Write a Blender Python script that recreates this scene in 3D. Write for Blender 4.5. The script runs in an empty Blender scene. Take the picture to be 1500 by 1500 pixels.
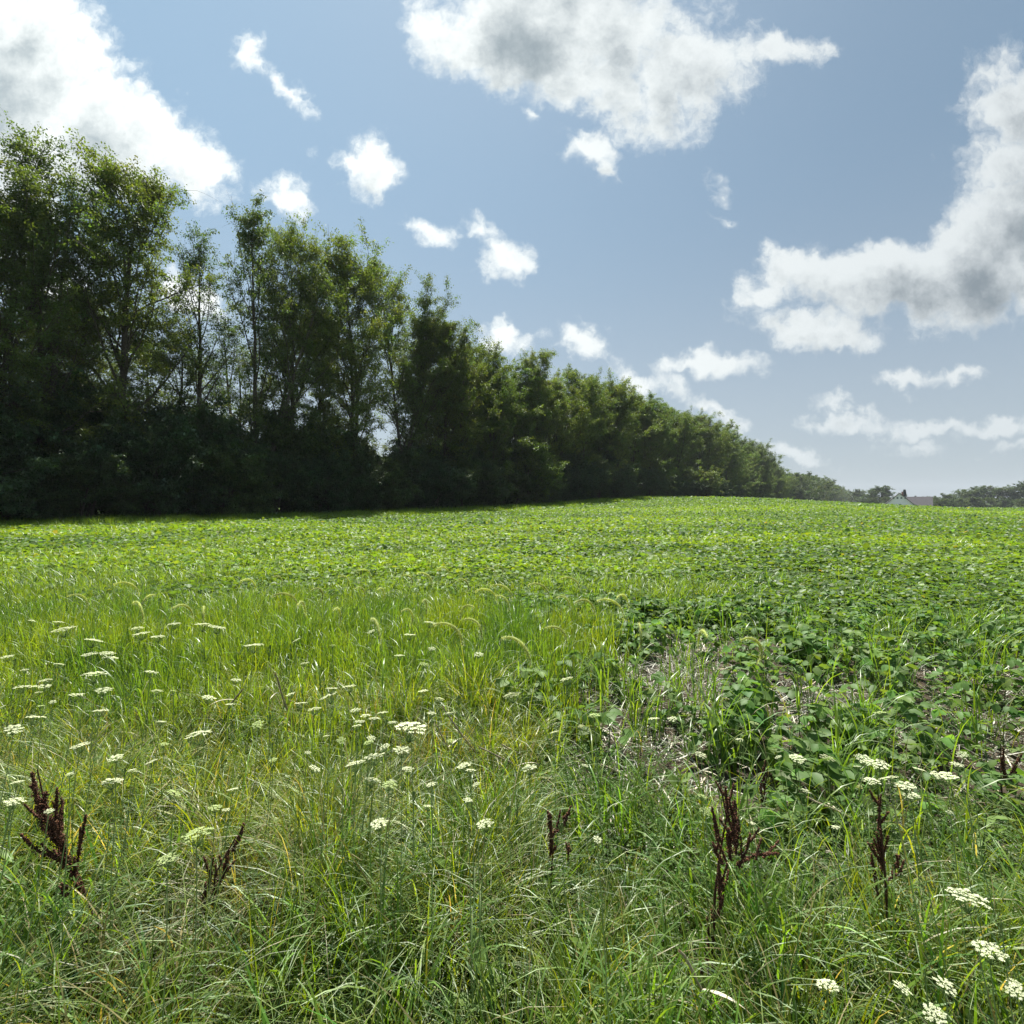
import bpy, math, numpy as np
from math import radians, sin, cos, pi, atan2

C = bpy.context.scene.collection
scene = bpy.context.scene
rng = np.random.default_rng(11)

# ------------------------------------------------------------------ camera
CAMZ = 1.6
F = 750.0
cam_d = bpy.data.cameras.new('camera'); cam = bpy.data.objects.new('camera', cam_d); C.objects.link(cam)
cam.location = (0, 0, CAMZ); cam.rotation_euler = (radians(90), 0, 0)
cam_d.sensor_width = 36; cam_d.lens = 18; cam_d.shift_y = -0.01
cam_d.clip_start = 0.05; cam_d.clip_end = 9000
scene.camera = cam

# ------------------------------------------------------------------ sun, sky, exposure
SUN_EL = radians(62); SUN_AZ = radians(1)        # azimuth from +Y towards +X
S = np.array([sin(SUN_AZ)*cos(SUN_EL), cos(SUN_AZ)*cos(SUN_EL), sin(SUN_EL)])
sun_d = bpy.data.lights.new('sun', 'SUN'); sun = bpy.data.objects.new('sun', sun_d); C.objects.link(sun)
sun_d.energy = 5.0; sun_d.angle = radians(0.6); sun_d.color = (1.0, 0.95, 0.86)
import mathutils
sun.rotation_euler = mathutils.Vector(S).to_track_quat('Z', 'Y').to_euler()
sun.location = (0, 0, 60)

scene.view_settings.view_transform = 'Standard'
scene.view_settings.look = 'None'
scene.view_settings.gamma = 1
scene.view_settings.use_curve_mapping = False
scene.view_settings.exposure = 1.05

scene.cycles.use_denoising = True
scene.cycles.max_bounces = 6
scene.cycles.diffuse_bounces = 3
scene.cycles.glossy_bounces = 2
scene.cycles.transmission_bounces = 4
scene.cycles.caustics_reflective = False
scene.cycles.caustics_refractive = False
scene.cycles.sample_clamp_indirect = 6

world = bpy.data.worlds.new("World"); scene.world = world; world.use_nodes = True
NT = world.node_tree; NT.nodes.clear()


class G:
    """small helper for writing node trees"""
    def __init__(s, nt): s.nt = nt
    def n(s, typ, **kw):
        nd = s.nt.nodes.new(typ)
        for k, v in kw.items(): setattr(nd, k, v)
        return nd
    def put(s, sock, v):
        if hasattr(v, 'is_output') or isinstance(v, bpy.types.NodeSocket): s.nt.links.new(v, sock)
        else: sock.default_value = v
    def m(s, op, a, b=None, c=None, clamp=False):
        nd = s.n('ShaderNodeMath', operation=op, use_clamp=clamp)
        s.put(nd.inputs[0], a)
        if b is not None: s.put(nd.inputs[1], b)
        if c is not None: s.put(nd.inputs[2], c)
        return nd.outputs[0]
    def v(s, op, a, b=None, scale=None):
        nd = s.n('ShaderNodeVectorMath', operation=op)
        s.put(nd.inputs[0], a)
        if b is not None: s.put(nd.inputs[1], b)
        if scale is not None: s.put(nd.inputs['Scale'], scale)
        return nd.outputs['Value'] if op in ('LENGTH', 'DOT_PRODUCT', 'DISTANCE') else nd.outputs[0]
    def ramp(s, x, a, b, c=0.0, d=1.0, smooth=True):
        nd = s.n('ShaderNodeMapRange', interpolation_type='SMOOTHSTEP' if smooth else 'LINEAR')
        s.put(nd.inputs[0], x)
        for i, q in enumerate((a, b, c, d)): s.put(nd.inputs[1+i], q)
        return nd.outputs[0]
    def noise(s, vec, scale, detail=4, rough=0.5, dim='3D', lac=2.0):
        nd = s.n('ShaderNodeTexNoise', noise_dimensions=dim)
        if vec is not None: s.put(nd.inputs['Vector'], vec)
        nd.inputs['Scale'].default_value = scale; nd.inputs['Detail'].default_value = detail
        nd.inputs['Roughness'].default_value = rough; nd.inputs['Lacunarity'].default_value = lac
        return nd
    def mix(s, f, a, b, blend='MIX'):
        nd = s.n('ShaderNodeMix', data_type='RGBA', blend_type=blend)
        s.put(nd.inputs[0], f); s.put(nd.inputs[6], a); s.put(nd.inputs[7], b)
        return nd.outputs[2]


# clouds: (cx, cy, rx, ry, angle deg, strength) in units of direction tangents x750 round the +Y axis
BLOBS = [
    # big bank upper left
    (-20, 130, 190, 200, 0, 1.5), (60, 60, 110, 90, 30, 1.1), (170, 175, 140, 85, 40, 1.2), (255, 225, 105, 52, 30, 1.0),
    (130, 235, 120, 60, 10, 1.1), (-60, 300, 160, 90, 0, 1.0),
    # small ones upper left
    (365, 90, 52, 24, 40, .62), (425, 128, 48, 20, 32, .65), (540, 245, 42, 45, -40, .85), (520, 240, 40, 20, 10, .7),
    (415, 290, 38, 30, 20, .72), (635, 335, 40, 28, 15, .75), (720, 340, 45, 20, 40, .6), (742, 380, 30, 34, 60, .72),
    # big cloud at the top
    (670, 50, 85, 60, 35, 1.0), (775, 50, 110, 95, 30, 1.55), (900, 50, 165, 95, 10, .9), (980, 130, 120, 75, -20, .85),
    (1020, 90, 110, 60, 0, 1.0), (1130, 80, 95, 26, -5, .75), (890, 135, 110, 50, 20, .9), (960, 178, 50, 26, 10, .7),
    (850, -60, 240, 90, 0, 1.0), (1210, 75, 20, 20, 0, .5), (795, 178, 16, 14, 0, .5),
    (870, 222, 48, 26, 15, .85), (885, 245, 26, 30, 0, .7), (1060, 275, 30, 16, 50, .38), (1058, 320, 28, 11, 20, .52),
    # low ones over the trees
    (740, 502, 45, 22, -10, .8), (852, 500, 46, 26, 15, .85), (925, 560, 48, 24, 20, .8), (1000, 575, 50, 20, 30, .5),
    (1045, 532, 85, 24, 3, .85), (1045, 520, 35, 20, 0, .6), (1060, 610, 40, 16, 30, .7), (1155, 668, 60, 13, 12, .75),
    (285, 440, 60, 36, 20, .9), (75, 420, 70, 90, 0, .6),
    # right bank
    (1130, 420, 75, 42, -25, .95), (1200, 480, 90, 38, 5, 1.0), (1200, 400, 90, 40, -5, .95), (1320, 405, 130, 55, -8, 1.4),
    (1420, 400, 125, 80, -20, 1.6), (1500, 330, 110, 110, 0, 1.3), (1470, 240, 80, 60, -10, .95), (1490, 150, 85, 75, -60, 1.1),
    (1560, 420, 120, 70, 0, 1.2), (1380, 440, 90, 35, 10, .8), (1620, 200, 130, 160, 0, 1.3),
    # low right
    (1320, 560, 60, 20, 0, .75), (1395, 555, 45, 15, -5, .6), (1225, 590, 36, 18, 15, .55), (1250, 623, 70, 19, 3, .8),
    (1360, 628, 80, 17, 0, .75), (1460, 630, 80, 18, 3, .75), (1490, 665, 60, 14, 0, .5), (1350, 655, 60, 12, 0, .35),
    (1640, 600, 90, 25, 0, .7), (-180, 500, 120, 60, 0, .8), (-260, 200, 120, 90, 0, .9),
]


def build_cloud_group():
    gt = bpy.data.node_groups.new('cloud_density', 'ShaderNodeTree')
    gt.interface.new_socket('P', in_out='INPUT', socket_type='NodeSocketVector')
    gt.interface.new_socket('D', in_out='OUTPUT', socket_type='NodeSocketFloat')
    g = G(gt); gi = g.n('NodeGroupInput'); go = g.n('NodeGroupOutput')
    P = gi.outputs[0]
    w = g.noise(P, 1/95., 3, .55, '2D')
    off = g.v('SCALE', g.v('SUBTRACT', w.outputs['Color'], (.5, .5, .5)), scale=75.)
    w2 = g.noise(P, 1/24., 3, .6, '2D')
    off2 = g.v('SCALE', g.v('SUBTRACT', w2.outputs['Color'], (.5, .5, .5)), scale=26.)
    Q = g.v('MULTIPLY', g.v('ADD', P, g.v('ADD', off, off2)), (1, 1, 0))
    acc = None
    for (cx, cy, rx, ry, an, st) in BLOBS:
        if max(rx, ry) < 60: st *= .92
        mp = g.n('ShaderNodeMapping', vector_type='TEXTURE')
        g.put(mp.inputs['Vector'], Q)
        mp.inputs['Location'].default_value = (cx, cy, 0)
        mp.inputs['Rotation'].default_value = (0, 0, radians(an))
        mp.inputs['Scale'].default_value = (rx*1.14, ry*1.14, 1)
        L = g.v('LENGTH', mp.outputs[0])
        e = g.m('MULTIPLY_ADD', L, -st, st)
        acc = e if acc is None else g.m('SMOOTH_MAX', acc, e, .12)
    f1 = g.noise(g.v('ADD', P, g.v('SCALE', off2, scale=.9)), 1/58., 8, .66, '2D').outputs[0]
    d = g.m('ADD', acc, g.m('MULTIPLY', g.m('SUBTRACT', f1, .5), 1.25))
    g.put(go.inputs[0], d)
    return gt


def build_world():
    g = G(NT)
    tc = g.n('ShaderNodeTexCoord')
    sep = g.n('ShaderNodeSeparateXYZ'); g.put(sep.inputs[0], tc.outputs['Generated'])
    X, Y, Z = sep.outputs
    ay = g.m('MAXIMUM', g.m('ABSOLUTE', Y), .03)
    px = g.m('MULTIPLY_ADD', g.m('DIVIDE', X, ay), F, 750.)
    py = g.m('MULTIPLY_ADD', g.m('DIVIDE', Z, ay), -F, 735.)
    cb = g.n('ShaderNodeCombineXYZ'); g.put(cb.inputs[0], px); g.put(cb.inputs[1], py)
    P = cb.outputs[0]
    grp = build_cloud_group()
    def dens(vec):
        n = g.n('ShaderNodeGroup'); n.node_tree = grp; g.put(n.inputs[0], vec); return n.outputs[0]
    d0 = dens(P)
    # towards the sun, in the same plane
    sunp = (750 + F*S[0]/S[1], 735 - F*S[2]/S[1], 0)
    dirn = g.n('ShaderNodeVectorMath', operation='NORMALIZE'); g.put(dirn.inputs[0], g.v('SUBTRACT', sunp, P))
    d1 = dens(g.v('ADD', P, g.v('SCALE', dirn.outputs[0], scale=40.)))
    sky = g.n('ShaderNodeTexSky', sky_type='NISHITA')
    sky.sun_disc = False; sky.sun_elevation = SUN_EL; sky.sun_rotation = SUN_AZ
    sky.air_density = 1.0; sky.dust_density = 2.2; sky.ozone_density = 1.5; sky.altitude = 100
    skyc = sky.outputs[0]
    # the hazy summer sky: pull the clear-sky colour towards a milky blue
    elev = g.ramp(Z, 0.0, .55)
    side = g.ramp(g.m('DIVIDE', X, ay), -.8, 1.0)
    hz = g.mix(elev, (5.3, 6.2, 6.8, 1), (3.5, 5.3, 7.1, 1))
    hz2 = g.mix(elev, (4.4, 5.2, 5.8, 1), (2.2, 3.35, 4.6, 1))
    milky = g.mix(side, hz, hz2)
    base = g.mix(.86, skyc, milky)
    alpha = g.ramp(d0, -.01, .58)
    thin = g.m('POWER', alpha, 1.1)
    fn = g.noise(g.v('ADD', P, (300., 90., 0)), 1/36., 7, .62, '2D').outputs[0]
    fine = g.m('MULTIPLY', g.m('SUBTRACT', fn, .5), .55)
    thick = g.ramp(g.m('ADD', g.m('MULTIPLY_ADD', d1, .68, g.m('MULTIPLY', d0, .32)), fine), .22, 1.50)
    lit = g.mix(side, (11.0, 11.5, 11.3, 1), (7.4, 7.9, 8.1, 1))
    grey = g.mix(side, (4.0, 4.8, 5.2, 1), (2.5, 3.0, 3.4, 1))
    cl = g.mix(thick, lit, grey)
    # far clouds sink into the haze near the horizon
    low = g.ramp(Z, .0, .22, .62, 1.0)
    col = g.mix(g.m('MULTIPLY', thin, low), base, cl)
    bg = g.n('ShaderNodeBackground'); g.put(bg.inputs[0], col); bg.inputs[1].default_value = 0.051
    out = g.n('ShaderNodeOutputWorld'); NT.links.new(bg.outputs[0], out.inputs[0])
    world.cycles.sampling_method = 'MANUAL'; world.cycles.sample_map_resolution = 512


build_world()

# ------------------------------------------------------------------ helpers
def vnoise(x, y, scale, seed=0):
    r = np.random.default_rng(seed); N = 256
    T = r.random((N, N))
    u = np.asarray(x)/scale; v = np.asarray(y)/scale
    i = np.floor(u).astype(int); j = np.floor(v).astype(int)
    fu = u-i; fv = v-j; fu = fu*fu*(3-2*fu); fv = fv*fv*(3-2*fv)
    a = T[i % N, j % N]; b = T[(i+1) % N, j % N]; c = T[i % N, (j+1) % N]; d = T[(i+1) % N, (j+1) % N]
    return (a*(1-fu)+b*fu)*(1-fv)+(c*(1-fu)+d*fu)*fv


def sm(a, b, x):
    t = np.clip((np.asarray(x, float)-a)/(b-a), 0, 1); return t*t*(3-2*t)


def terrain(x, y):
    x = np.asarray(x, float); y = np.asarray(y, float)
    sig = np.where(x < 38, 45., 28.)
    sh = .6*np.maximum(x-30, 0)
    hill = 2.25*np.exp(-((x-38)/sig)**2/2)*sm(0, 70, y-25-sh)
    base = .40*np.exp(-((x+26)/24)**2/2)*sm(6, 25, y)
    z = hill+base-.25*sm(30, 110, x)*sm(30, 100, y)
    back = sm(125, 320, y)
    z = z*(1-back)-3.2*back
    near = np.exp(-(x*x+y*y)/400.)
    z = z+near*.05*(vnoise(x, y, .7, 3)-.5)+.03*(vnoise(x, y, 2.7, 4)-.5)*near
    return z


def at(px, py, d):
    return np.array([(px-750)/F*d, d, CAMZ-(py-735)/F*d])


def pix2ground(px, py):
    d = np.arange(1.0, 400, .05)
    x = (px-750)/F*d; z = CAMZ-(py-735)/F*d
    h = terrain(x, d)
    k = np.argmax(z < h)
    return x[k], d[k]


LINE_X = -44.0; LINE_K = 0.70
LN = np.array([1.0, -LINE_K])/math.hypot(1, LINE_K)     # unit normal pointing to the field side
def hedge_dist(x, y):                                   # metres on the field side of the hedgerow's centre line
    return ((x-LINE_X)-LINE_K*y)/math.hypot(1, LINE_K)


def link(o, parent=None):
    C.objects.link(o)
    if parent is not None: o.parent = parent
    return o


def make_mesh(name, V, Fs, mats, col=None, smooth=False):
    V = np.ascontiguousarray(V, dtype=np.float32).reshape(-1, 3)
    me = bpy.data.meshes.new(name)
    if not isinstance(Fs, list): Fs = [Fs]
    Fs = [np.asarray(f, np.int32) for f in Fs if len(f)]
    loops = np.concatenate([f.ravel() for f in Fs])
    sizes = np.concatenate([np.full(len(f), f.shape[1], np.int32) for f in Fs])
    starts = np.concatenate([[0], np.cumsum(sizes)[:-1]]).astype(np.int32)
    me.vertices.add(len(V)); me.vertices.foreach_set('co', V.ravel())
    me.loops.add(len(loops)); me.loops.foreach_set('vertex_index', loops)
    me.polygons.add(len(sizes)); me.polygons.foreach_set('loop_start', starts)
    if smooth: me.polygons.foreach_set('use_smooth', np.ones(len(sizes), bool))
    me.update(calc_edges=True)
    if col is not None:
        c = np.ones((len(V), 4), np.float32); c[:, :3] = col
        at_ = me.attributes.new('col', 'FLOAT_COLOR', 'POINT'); at_.data.foreach_set('color', c.ravel())
    for m in (mats if isinstance(mats, (list, tuple)) else [mats]): me.materials.append(m)
    return me


def obj(name, me, parent=None):
    return link(bpy.data.objects.new(name, me), parent)


def tag(o, label=None, cat=None, group=None, kind=None):
    if label: o['label'] = label
    if cat: o['category'] = cat
    if group: o['group'] = group
    if kind: o['kind'] = kind
    return o


def thing(name, label, cat, loc, rz=0, scale=1.0, parts=(), group=None, tilt=(0, 0)):
    """an Empty at the thing's base and one object per part (part name, mesh)"""
    o = bpy.data.objects.new(name, None); C.objects.link(o)
    o.empty_display_size = .1
    o.location = loc; o.rotation_euler = (tilt[0], tilt[1], rz)
    o.scale = (scale,)*3 if np.isscalar(scale) else scale
    tag(o, label, cat, group)
    for p in parts: obj(p[0], p[1], o)
    return o


def euler(az, tilt, roll=None):
    """batch of rotations: roll about own Y, tilt about X (leaf tip, +Y, dips by tilt), then az about Z"""
    n = len(az); R = np.zeros((n, 3, 3))
    ca, sa, ct, st = np.cos(az), np.sin(az), np.cos(tilt), np.sin(tilt)
    Rz = np.zeros((n, 3, 3)); Rz[:, 0, 0] = ca; Rz[:, 0, 1] = -sa; Rz[:, 1, 0] = sa; Rz[:, 1, 1] = ca; Rz[:, 2, 2] = 1
    Rx = np.zeros((n, 3, 3)); Rx[:, 0, 0] = 1; Rx[:, 1, 1] = ct; Rx[:, 1, 2] = st; Rx[:, 2, 1] = -st; Rx[:, 2, 2] = ct
    R = Rz @ Rx
    if roll is not None:
        cr, sr = np.cos(roll), np.sin(roll)
        Ry = np.zeros((n, 3, 3)); Ry[:, 0, 0] = cr; Ry[:, 0, 2] = sr; Ry[:, 1, 1] = 1; Ry[:, 2, 0] = -sr; Ry[:, 2, 2] = cr
        R = R @ Ry
    return R


def stamp(T, Fs, pos, R, S_, col=None):
    """copies of template T at every pos; returns V, [faces], per-vertex colour"""
    n = len(pos); m = len(T)
    S_ = np.asarray(S_, float)
    if S_.ndim == 1: S_ = np.repeat(S_[:, None], 3, 1)
    V = np.einsum('nij,nmj->nmi', R, T[None]*S_[:, None, :])+pos[:, None, :]
    off = (np.arange(n)*m)[:, None, None]
    out = [(np.asarray(f)[None]+off).reshape(-1, np.asarray(f).shape[1]) for f in Fs]
    c = None if col is None else np.repeat(col, m, 0)
    return V.reshape(-1, 3), out, c


class Acc:
    def __init__(s): s.V = []; s.F3 = []; s.F4 = []; s.c = []; s.n = 0
    def add(s, V, Fs, col):
        V = np.asarray(V).reshape(-1, 3)
        for f in (Fs if isinstance(Fs, list) else [Fs]):
            f = np.asarray(f)
            if len(f) == 0: continue
            (s.F3 if f.shape[1] == 3 else s.F4).append(f+s.n)
        col = np.asarray(col, float)
        if col.ndim == 1: col = np.repeat(col[None], len(V), 0)
        s.V.append(V); s.c.append(col); s.n += len(V)
    def mesh(s, name, mat, smooth=False):
        Fs = []
        if s.F3: Fs.append(np.concatenate(s.F3))
        if s.F4: Fs.append(np.concatenate(s.F4))
        return make_mesh(name, np.concatenate(s.V), Fs, mat, np.concatenate(s.c), smooth)


# leaf templates: unit length along +Y, folded along the midrib
LEAF6 = np.array([(0, 0, 0), (.34, .28, .09), (.25, .66, .06), (0, 1, -.05), (-.25, .66, .06), (-.34, .28, .09)], float)
LEAF6_F = [np.array([(0, 1, 2, 3), (0, 3, 4, 5)])]
LEAF4 = np.array([(0, 0, 0), (.27, .45, .08), (0, 1, 0), (-.27, .45, .08)], float)
LEAF4_F = [np.array([(0, 1, 2), (0, 2, 3)])]


def ribbons(base, az, length, width, th0, curve, segs=5, tw=None, pw=1.4, tipw=.12, zmin=None):
    """grass blades: paths that start at th0 from the vertical and bend over by curve"""
    n = len(base)
    s = np.linspace(0, 1, segs+1)
    sm_ = (s[1:]+s[:-1])/2
    th = th0[:, None]+curve[:, None]*sm_[None]**pw
    dl = (length/segs)[:, None]
    r = np.concatenate([np.zeros((n, 1)), np.cumsum(np.sin(th)*dl, 1)], 1)
    z = np.concatenate([np.zeros((n, 1)), np.cumsum(np.cos(th)*dl, 1)], 1)
    if tw is None: tw = np.zeros(n)
    dx, dy = np.cos(az), np.sin(az)
    P = np.stack([base[:, 0:1]+r*dx[:, None], base[:, 1:2]+r*dy[:, None], base[:, 2:3]+z], 2)
    wprof = np.minimum(1, .45+1.6*s)*(1-s**2.2)+tipw*s
    wa = az[:, None]+pi/2+tw[:, None]*(s[None]-.2)
    hw = width[:, None]*.5*wprof[None]
    W = np.stack([np.cos(wa)*hw, np.sin(wa)*hw, np.zeros_like(hw)], 2)
    V = np.stack([P-W, P+W], 2).reshape(n, -1, 3)
    f = np.array([(2*k, 2*k+1, 2*k+3, 2*k+2) for k in range(segs)])
    Fq = (f[None]+(np.arange(n)*(2*(segs+1)))[:, None, None]).reshape(-1, 4)
    return V.reshape(-1, 3), Fq, 2*(segs+1), P


def tube(pts, rad, sides=6, cap=True):
    pts = np.asarray(pts, float); rad = np.asarray(rad, float); n = len(pts)
    t = np.gradient(pts, axis=0); t /= np.linalg.norm(t, axis=1, keepdims=True)+1e-9
    ref = np.where(np.abs(t[:, 2:3]) > .9, np.array([[1., 0, 0]]), np.array([[0, 0, 1.]]))
    if abs(t[0, 2]) > .9: ref = np.tile([[1., 0, 0]], (n, 1))
    else: ref = np.tile([[0, 0, 1.]], (n, 1))
    a = np.cross(t, ref); a /= np.linalg.norm(a, axis=1, keepdims=True)+1e-9
    b = np.cross(t, a)
    ph = np.arange(sides)/sides*2*pi
    V = pts[:, None]+rad[:, None, None]*(a[:, None]*np.cos(ph)[None, :, None]+b[:, None]*np.sin(ph)[None, :, None])
    V = V.reshape(-1, 3)
    i = np.arange(sides); j = (i+1) % sides
    Fq = np.concatenate([np.stack([k*sides+i, k*sides+j, (k+1)*sides+j, (k+1)*sides+i], 1) for k in range(n-1)])
    return V, Fq


# ------------------------------------------------------------------ materials
def leaf_material(name, trans=.42, gloss=.05, rough=.4, tcol=(1.5, 1.45, .55), nscale=9., namp=.25):
    m = bpy.data.materials.new(name); m.use_nodes = True; g = G(m.node_tree); g.nt.nodes.clear()
    a = g.n('ShaderNodeAttribute', attribute_name='col')
    geo = g.n('ShaderNodeNewGeometry')
    nz = g.noise(geo.outputs['Position'], nscale, 3, .6).outputs[0]
    k = g.ramp(nz, .3, .7, 1-namp, 1+namp, False)
    oi = g.n('ShaderNodeObjectInfo')
    k = g.m('MULTIPLY', k, g.ramp(oi.outputs['Random'], 0, 1, .88, 1.14, False))
    col = g.v('SCALE', a.outputs['Color'], scale=k)
    d = g.n('ShaderNodeBsdfDiffuse'); g.put(d.inputs[0], col)
    t = g.n('ShaderNodeBsdfTranslucent'); g.put(t.inputs[0], g.v('MULTIPLY', col, tcol))
    mx = g.n('ShaderNodeMixShader'); mx.inputs[0].default_value = trans
    g.nt.links.new(d.outputs[0], mx.inputs[1]); g.nt.links.new(t.outputs[0], mx.inputs[2])
    gl = g.n('ShaderNodeBsdfGlossy'); gl.inputs['Roughness'].default_value = rough; gl.inputs[0].default_value = (.80, .85, .80, 1)
    lw = g.n('ShaderNodeLayerWeight'); lw.inputs[0].default_value = .25
    f = g.m('MULTIPLY_ADD', lw.outputs['Fresnel'], .10, gloss*.35)
    m2 = g.n('ShaderNodeMixShader'); g.put(m2.inputs[0], f)
    g.nt.links.new(mx.outputs[0], m2.inputs[1]); g.nt.links.new(gl.outputs[0], m2.inputs[2])
    o = g.n('ShaderNodeOutputMaterial'); g.nt.links.new(m2.outputs[0], o.inputs[0])
    return m


def solid_material(name, rough=.8, nscale=20., namp=.3, bump=.2, color=None):
    m = bpy.data.materials.new(name); m.use_nodes = True; g = G(m.node_tree)
    b = m.node_tree.nodes['Principled BSDF']
    if color is None:
        a = g.n('ShaderNodeAttribute', attribute_name='col').outputs['Color']
    else: a = (*color,)
    geo = g.n('ShaderNodeTexCoord')
    nz = g.noise(geo.outputs['Object'], nscale, 5, .6).outputs[0]
    k = g.ramp(nz, .3, .7, 1-namp, 1+namp, False)
    g.put(b.inputs['Base Color'], g.v('SCALE', a, scale=k))
    b.inputs['Roughness'].default_value = rough
    if 'Specular IOR Level' in b.inputs: b.inputs['Specular IOR Level'].default_value = .25
    if bump:
        bp = g.n('ShaderNodeBump'); bp.inputs['Strength'].default_value = bump; bp.inputs['Distance'].default_value = .02
        g.put(bp.inputs['Height'], nz); g.nt.links.new(bp.outputs[0], b.inputs['Normal'])
    return m


M_TREE = leaf_material('tree_leaf', .46, .06, .45, (1.65, 1.7, .5), 1.2, .25)
M_SHRUB = leaf_material('shrub_leaf', .38, .10, .42, (1.6, 1.5, .5), 1.5, .25)
M_GRASS = leaf_material('grass_blade', .50, .025, .5, (1.85, 1.65, .50), 14., .25)
M_SOY = leaf_material('soybean_leaf', .45, .04, .5, (1.75, 1.65, .5), 20., .18)
M_FIELD = leaf_material('crop_leaf', .48, .05, .45, (1.85, 1.7, .5), 3., .22)
M_DRY = leaf_material('dry_straw', .15, .02, .6, (1.1, 1., .8), 40., .3)
M_PETAL = leaf_material('white_petal', .35, .02, .6, (1.05, 1.05, .95), 60., .08)
M_BARK = solid_material('bark', .9, 9., .4, .6)
M_STEM = solid_material('green_stem', .6, 60., .2, .1)
M_SEED = solid_material('dock_seed', .7, 150., .45, .1)


def ground_material():
    m = bpy.data.materials.new('soil'); m.use_nodes = True; g = G(m.node_tree)
    b = m.node_tree.nodes['Principled BSDF']
    pos = g.n('ShaderNodeNewGeometry').outputs['Position']
    n1 = g.noise(pos, 1.3, 8, .65).outputs[0]; n2 = g.noise(pos, 14., 8, .7).outputs[0]; n3 = g.noise(pos, .06, 6, .6).outputs[0]
    soil = g.mix(g.ramp(n1, .35, .65), (.030, .023, .016, 1), (.075, .058, .042, 1))
    soil = g.mix(g.ramp(n2, .5, .75), soil, (.13, .108, .08, 1))
    sep = g.n('ShaderNodeSeparateXYZ'); g.put(sep.inputs[0], pos)
    dist = g.v('LENGTH', pos)
    green = g.mix(g.ramp(n2, .3, .7), (.035, .062, .015, 1), (.07, .115, .025, 1))
    green = g.mix(g.ramp(n3, .4, .65), green, (.085, .125, .022, 1))
    col = g.mix(g.ramp(dist, 8., 26.), soil, green)
    g.put(b.inputs['Base Color'], col); b.inputs['Roughness'].default_value = .95
    b.inputs['Specular IOR Level'].default_value = .1
    bp = g.n('ShaderNodeBump'); bp.inputs['Strength'].default_value = .8; bp.inputs['Distance'].default_value = .03
    g.put(bp.inputs['Height'], n2); g.nt.links.new(bp.outputs[0], b.inputs['Normal'])
    return m


# ------------------------------------------------------------------ ground
def build_ground():
    t = np.linspace(-1, 1, 521)
    k = 7.6
    xs = np.sinh(t*k)/np.sinh(k)*4500
    ys = np.sinh(t*k)/np.sinh(k)*4500+4
    Xg, Yg = np.meshgrid(xs, ys)
    Zg = terrain(Xg, Yg)
    n = len(xs)
    V = np.stack([Xg, Yg, Zg], 2).reshape(-1, 3)
    i = np.arange(n-1); I, J = np.meshgrid(i, i)
    a = (J*n+I).ravel()
    Fq = np.stack([a, a+1, a+n+1, a+n], 1)
    o = obj('ground', make_mesh('ground', V, Fq, ground_material(), None, True))
    tag(o, kind='structure')


build_ground()

# ------------------------------------------------------------------ field masks
def patches():
    L = [(950, 762, 9, 3), (1060, 742, 26, 4), (850, 775, 5, 2.2), (990, 795, 5, 1.2), (1050, 797, 4, 1), (1330, 795, 4, 1.5), (1370, 803, 3, 1.2),
         (200, 778, 6, 1.5), (380, 774, 7, 1.5), (60, 785, 5, 1.3), (90, 830, 3.4, 1.5), (250, 815, 4, 1.2), (330, 850, 2.5, 1.0), (470, 830, 3, 1.2),
         (640, 835, 2.2, .8), (900, 835, 2.2, .9), (560, 790, 5, 1.5), (860, 872, 1.4, .5), (700, 790, 4, 1.2), (1000, 885, 1.0, .4), (1480, 748, 15, 5),
         (1180, 790, 4, 1), (760, 815, 2, .7), (1420, 830, 1.6, .5)]
    out = []
    for (px, py, rx, ry) in L:
        x, y = pix2ground(px, py+6); out.append((x, y, rx, ry))
    return out


PATCH = patches()


def weed(x, y):
    w = np.zeros_like(x)
    for (cx, cy, rx, ry) in PATCH:
        a = math.atan2(.25, 1)
        dx = (x-cx)*cos(a)+(y-cy)*sin(a); dy = -(x-cx)*sin(a)+(y-cy)*cos(a)
        w = np.maximum(w, np.exp(-((dx/rx)**2+(dy/ry)**2)))
    left = sm(3, -9, x-.05*y)*.34
    w = w*1.15+left*sm(34, 10, y)+.45*sm(1.6, -1.8, x-.08*y+1.2*(vnoise(x, y, 1.3, 95)-.5))*sm(11, 7.2, y+2.5*(vnoise(x, y, 1.2, 96)-.5))+(vnoise(x, y*1.6, 3.1, 21)-.5)*.55+(vnoise(x, y*1.4, .9, 22)-.5)*.4
    return np.clip(w, 0, 1)


def bare(x, y):
    """strength of the thin, straw-covered places"""
    b = np.zeros_like(x)
    for (px, py, rx, ry) in [(930, 990, .75, .75), (1010, 1000, .65, .5), (1190, 1030, .55, .45), (1060, 1060, .5, .3), (1300, 1090, .35, .2), (860, 1010, .4, .4), (1480, 1010, .35, .45), (960, 1090, .6, .3),
                             (1000, 955, .8, .5), (1390, 975, .3, .3), (1150, 1080, .4, .2), (1470, 1080, .2, .3), (870, 1130, .3, .3), (1200, 1290, .15, .15)]:
        x0, y0 = pix2ground(px, py)
        b = np.maximum(b, np.exp(-(((x-x0)/rx)**2+((y-y0)/ry)**2)**1.4))
    b = np.maximum(b, .75*sm(.45, .72, vnoise(x, y, .42, 97)*.6+vnoise(x, y, .17, 98)*.4)*sm(.02, .12, x/np.maximum(y, .1))*sm(1.9, 2.4, y)*sm(6.2, 4.9, y))
    return b*(.55+.45*sm(.25, .55, vnoise(x, y, .2, 99)))


def in_view(x, y, m=1.12, pad=1.0):
    return np.abs(x) < y*m+pad


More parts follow.
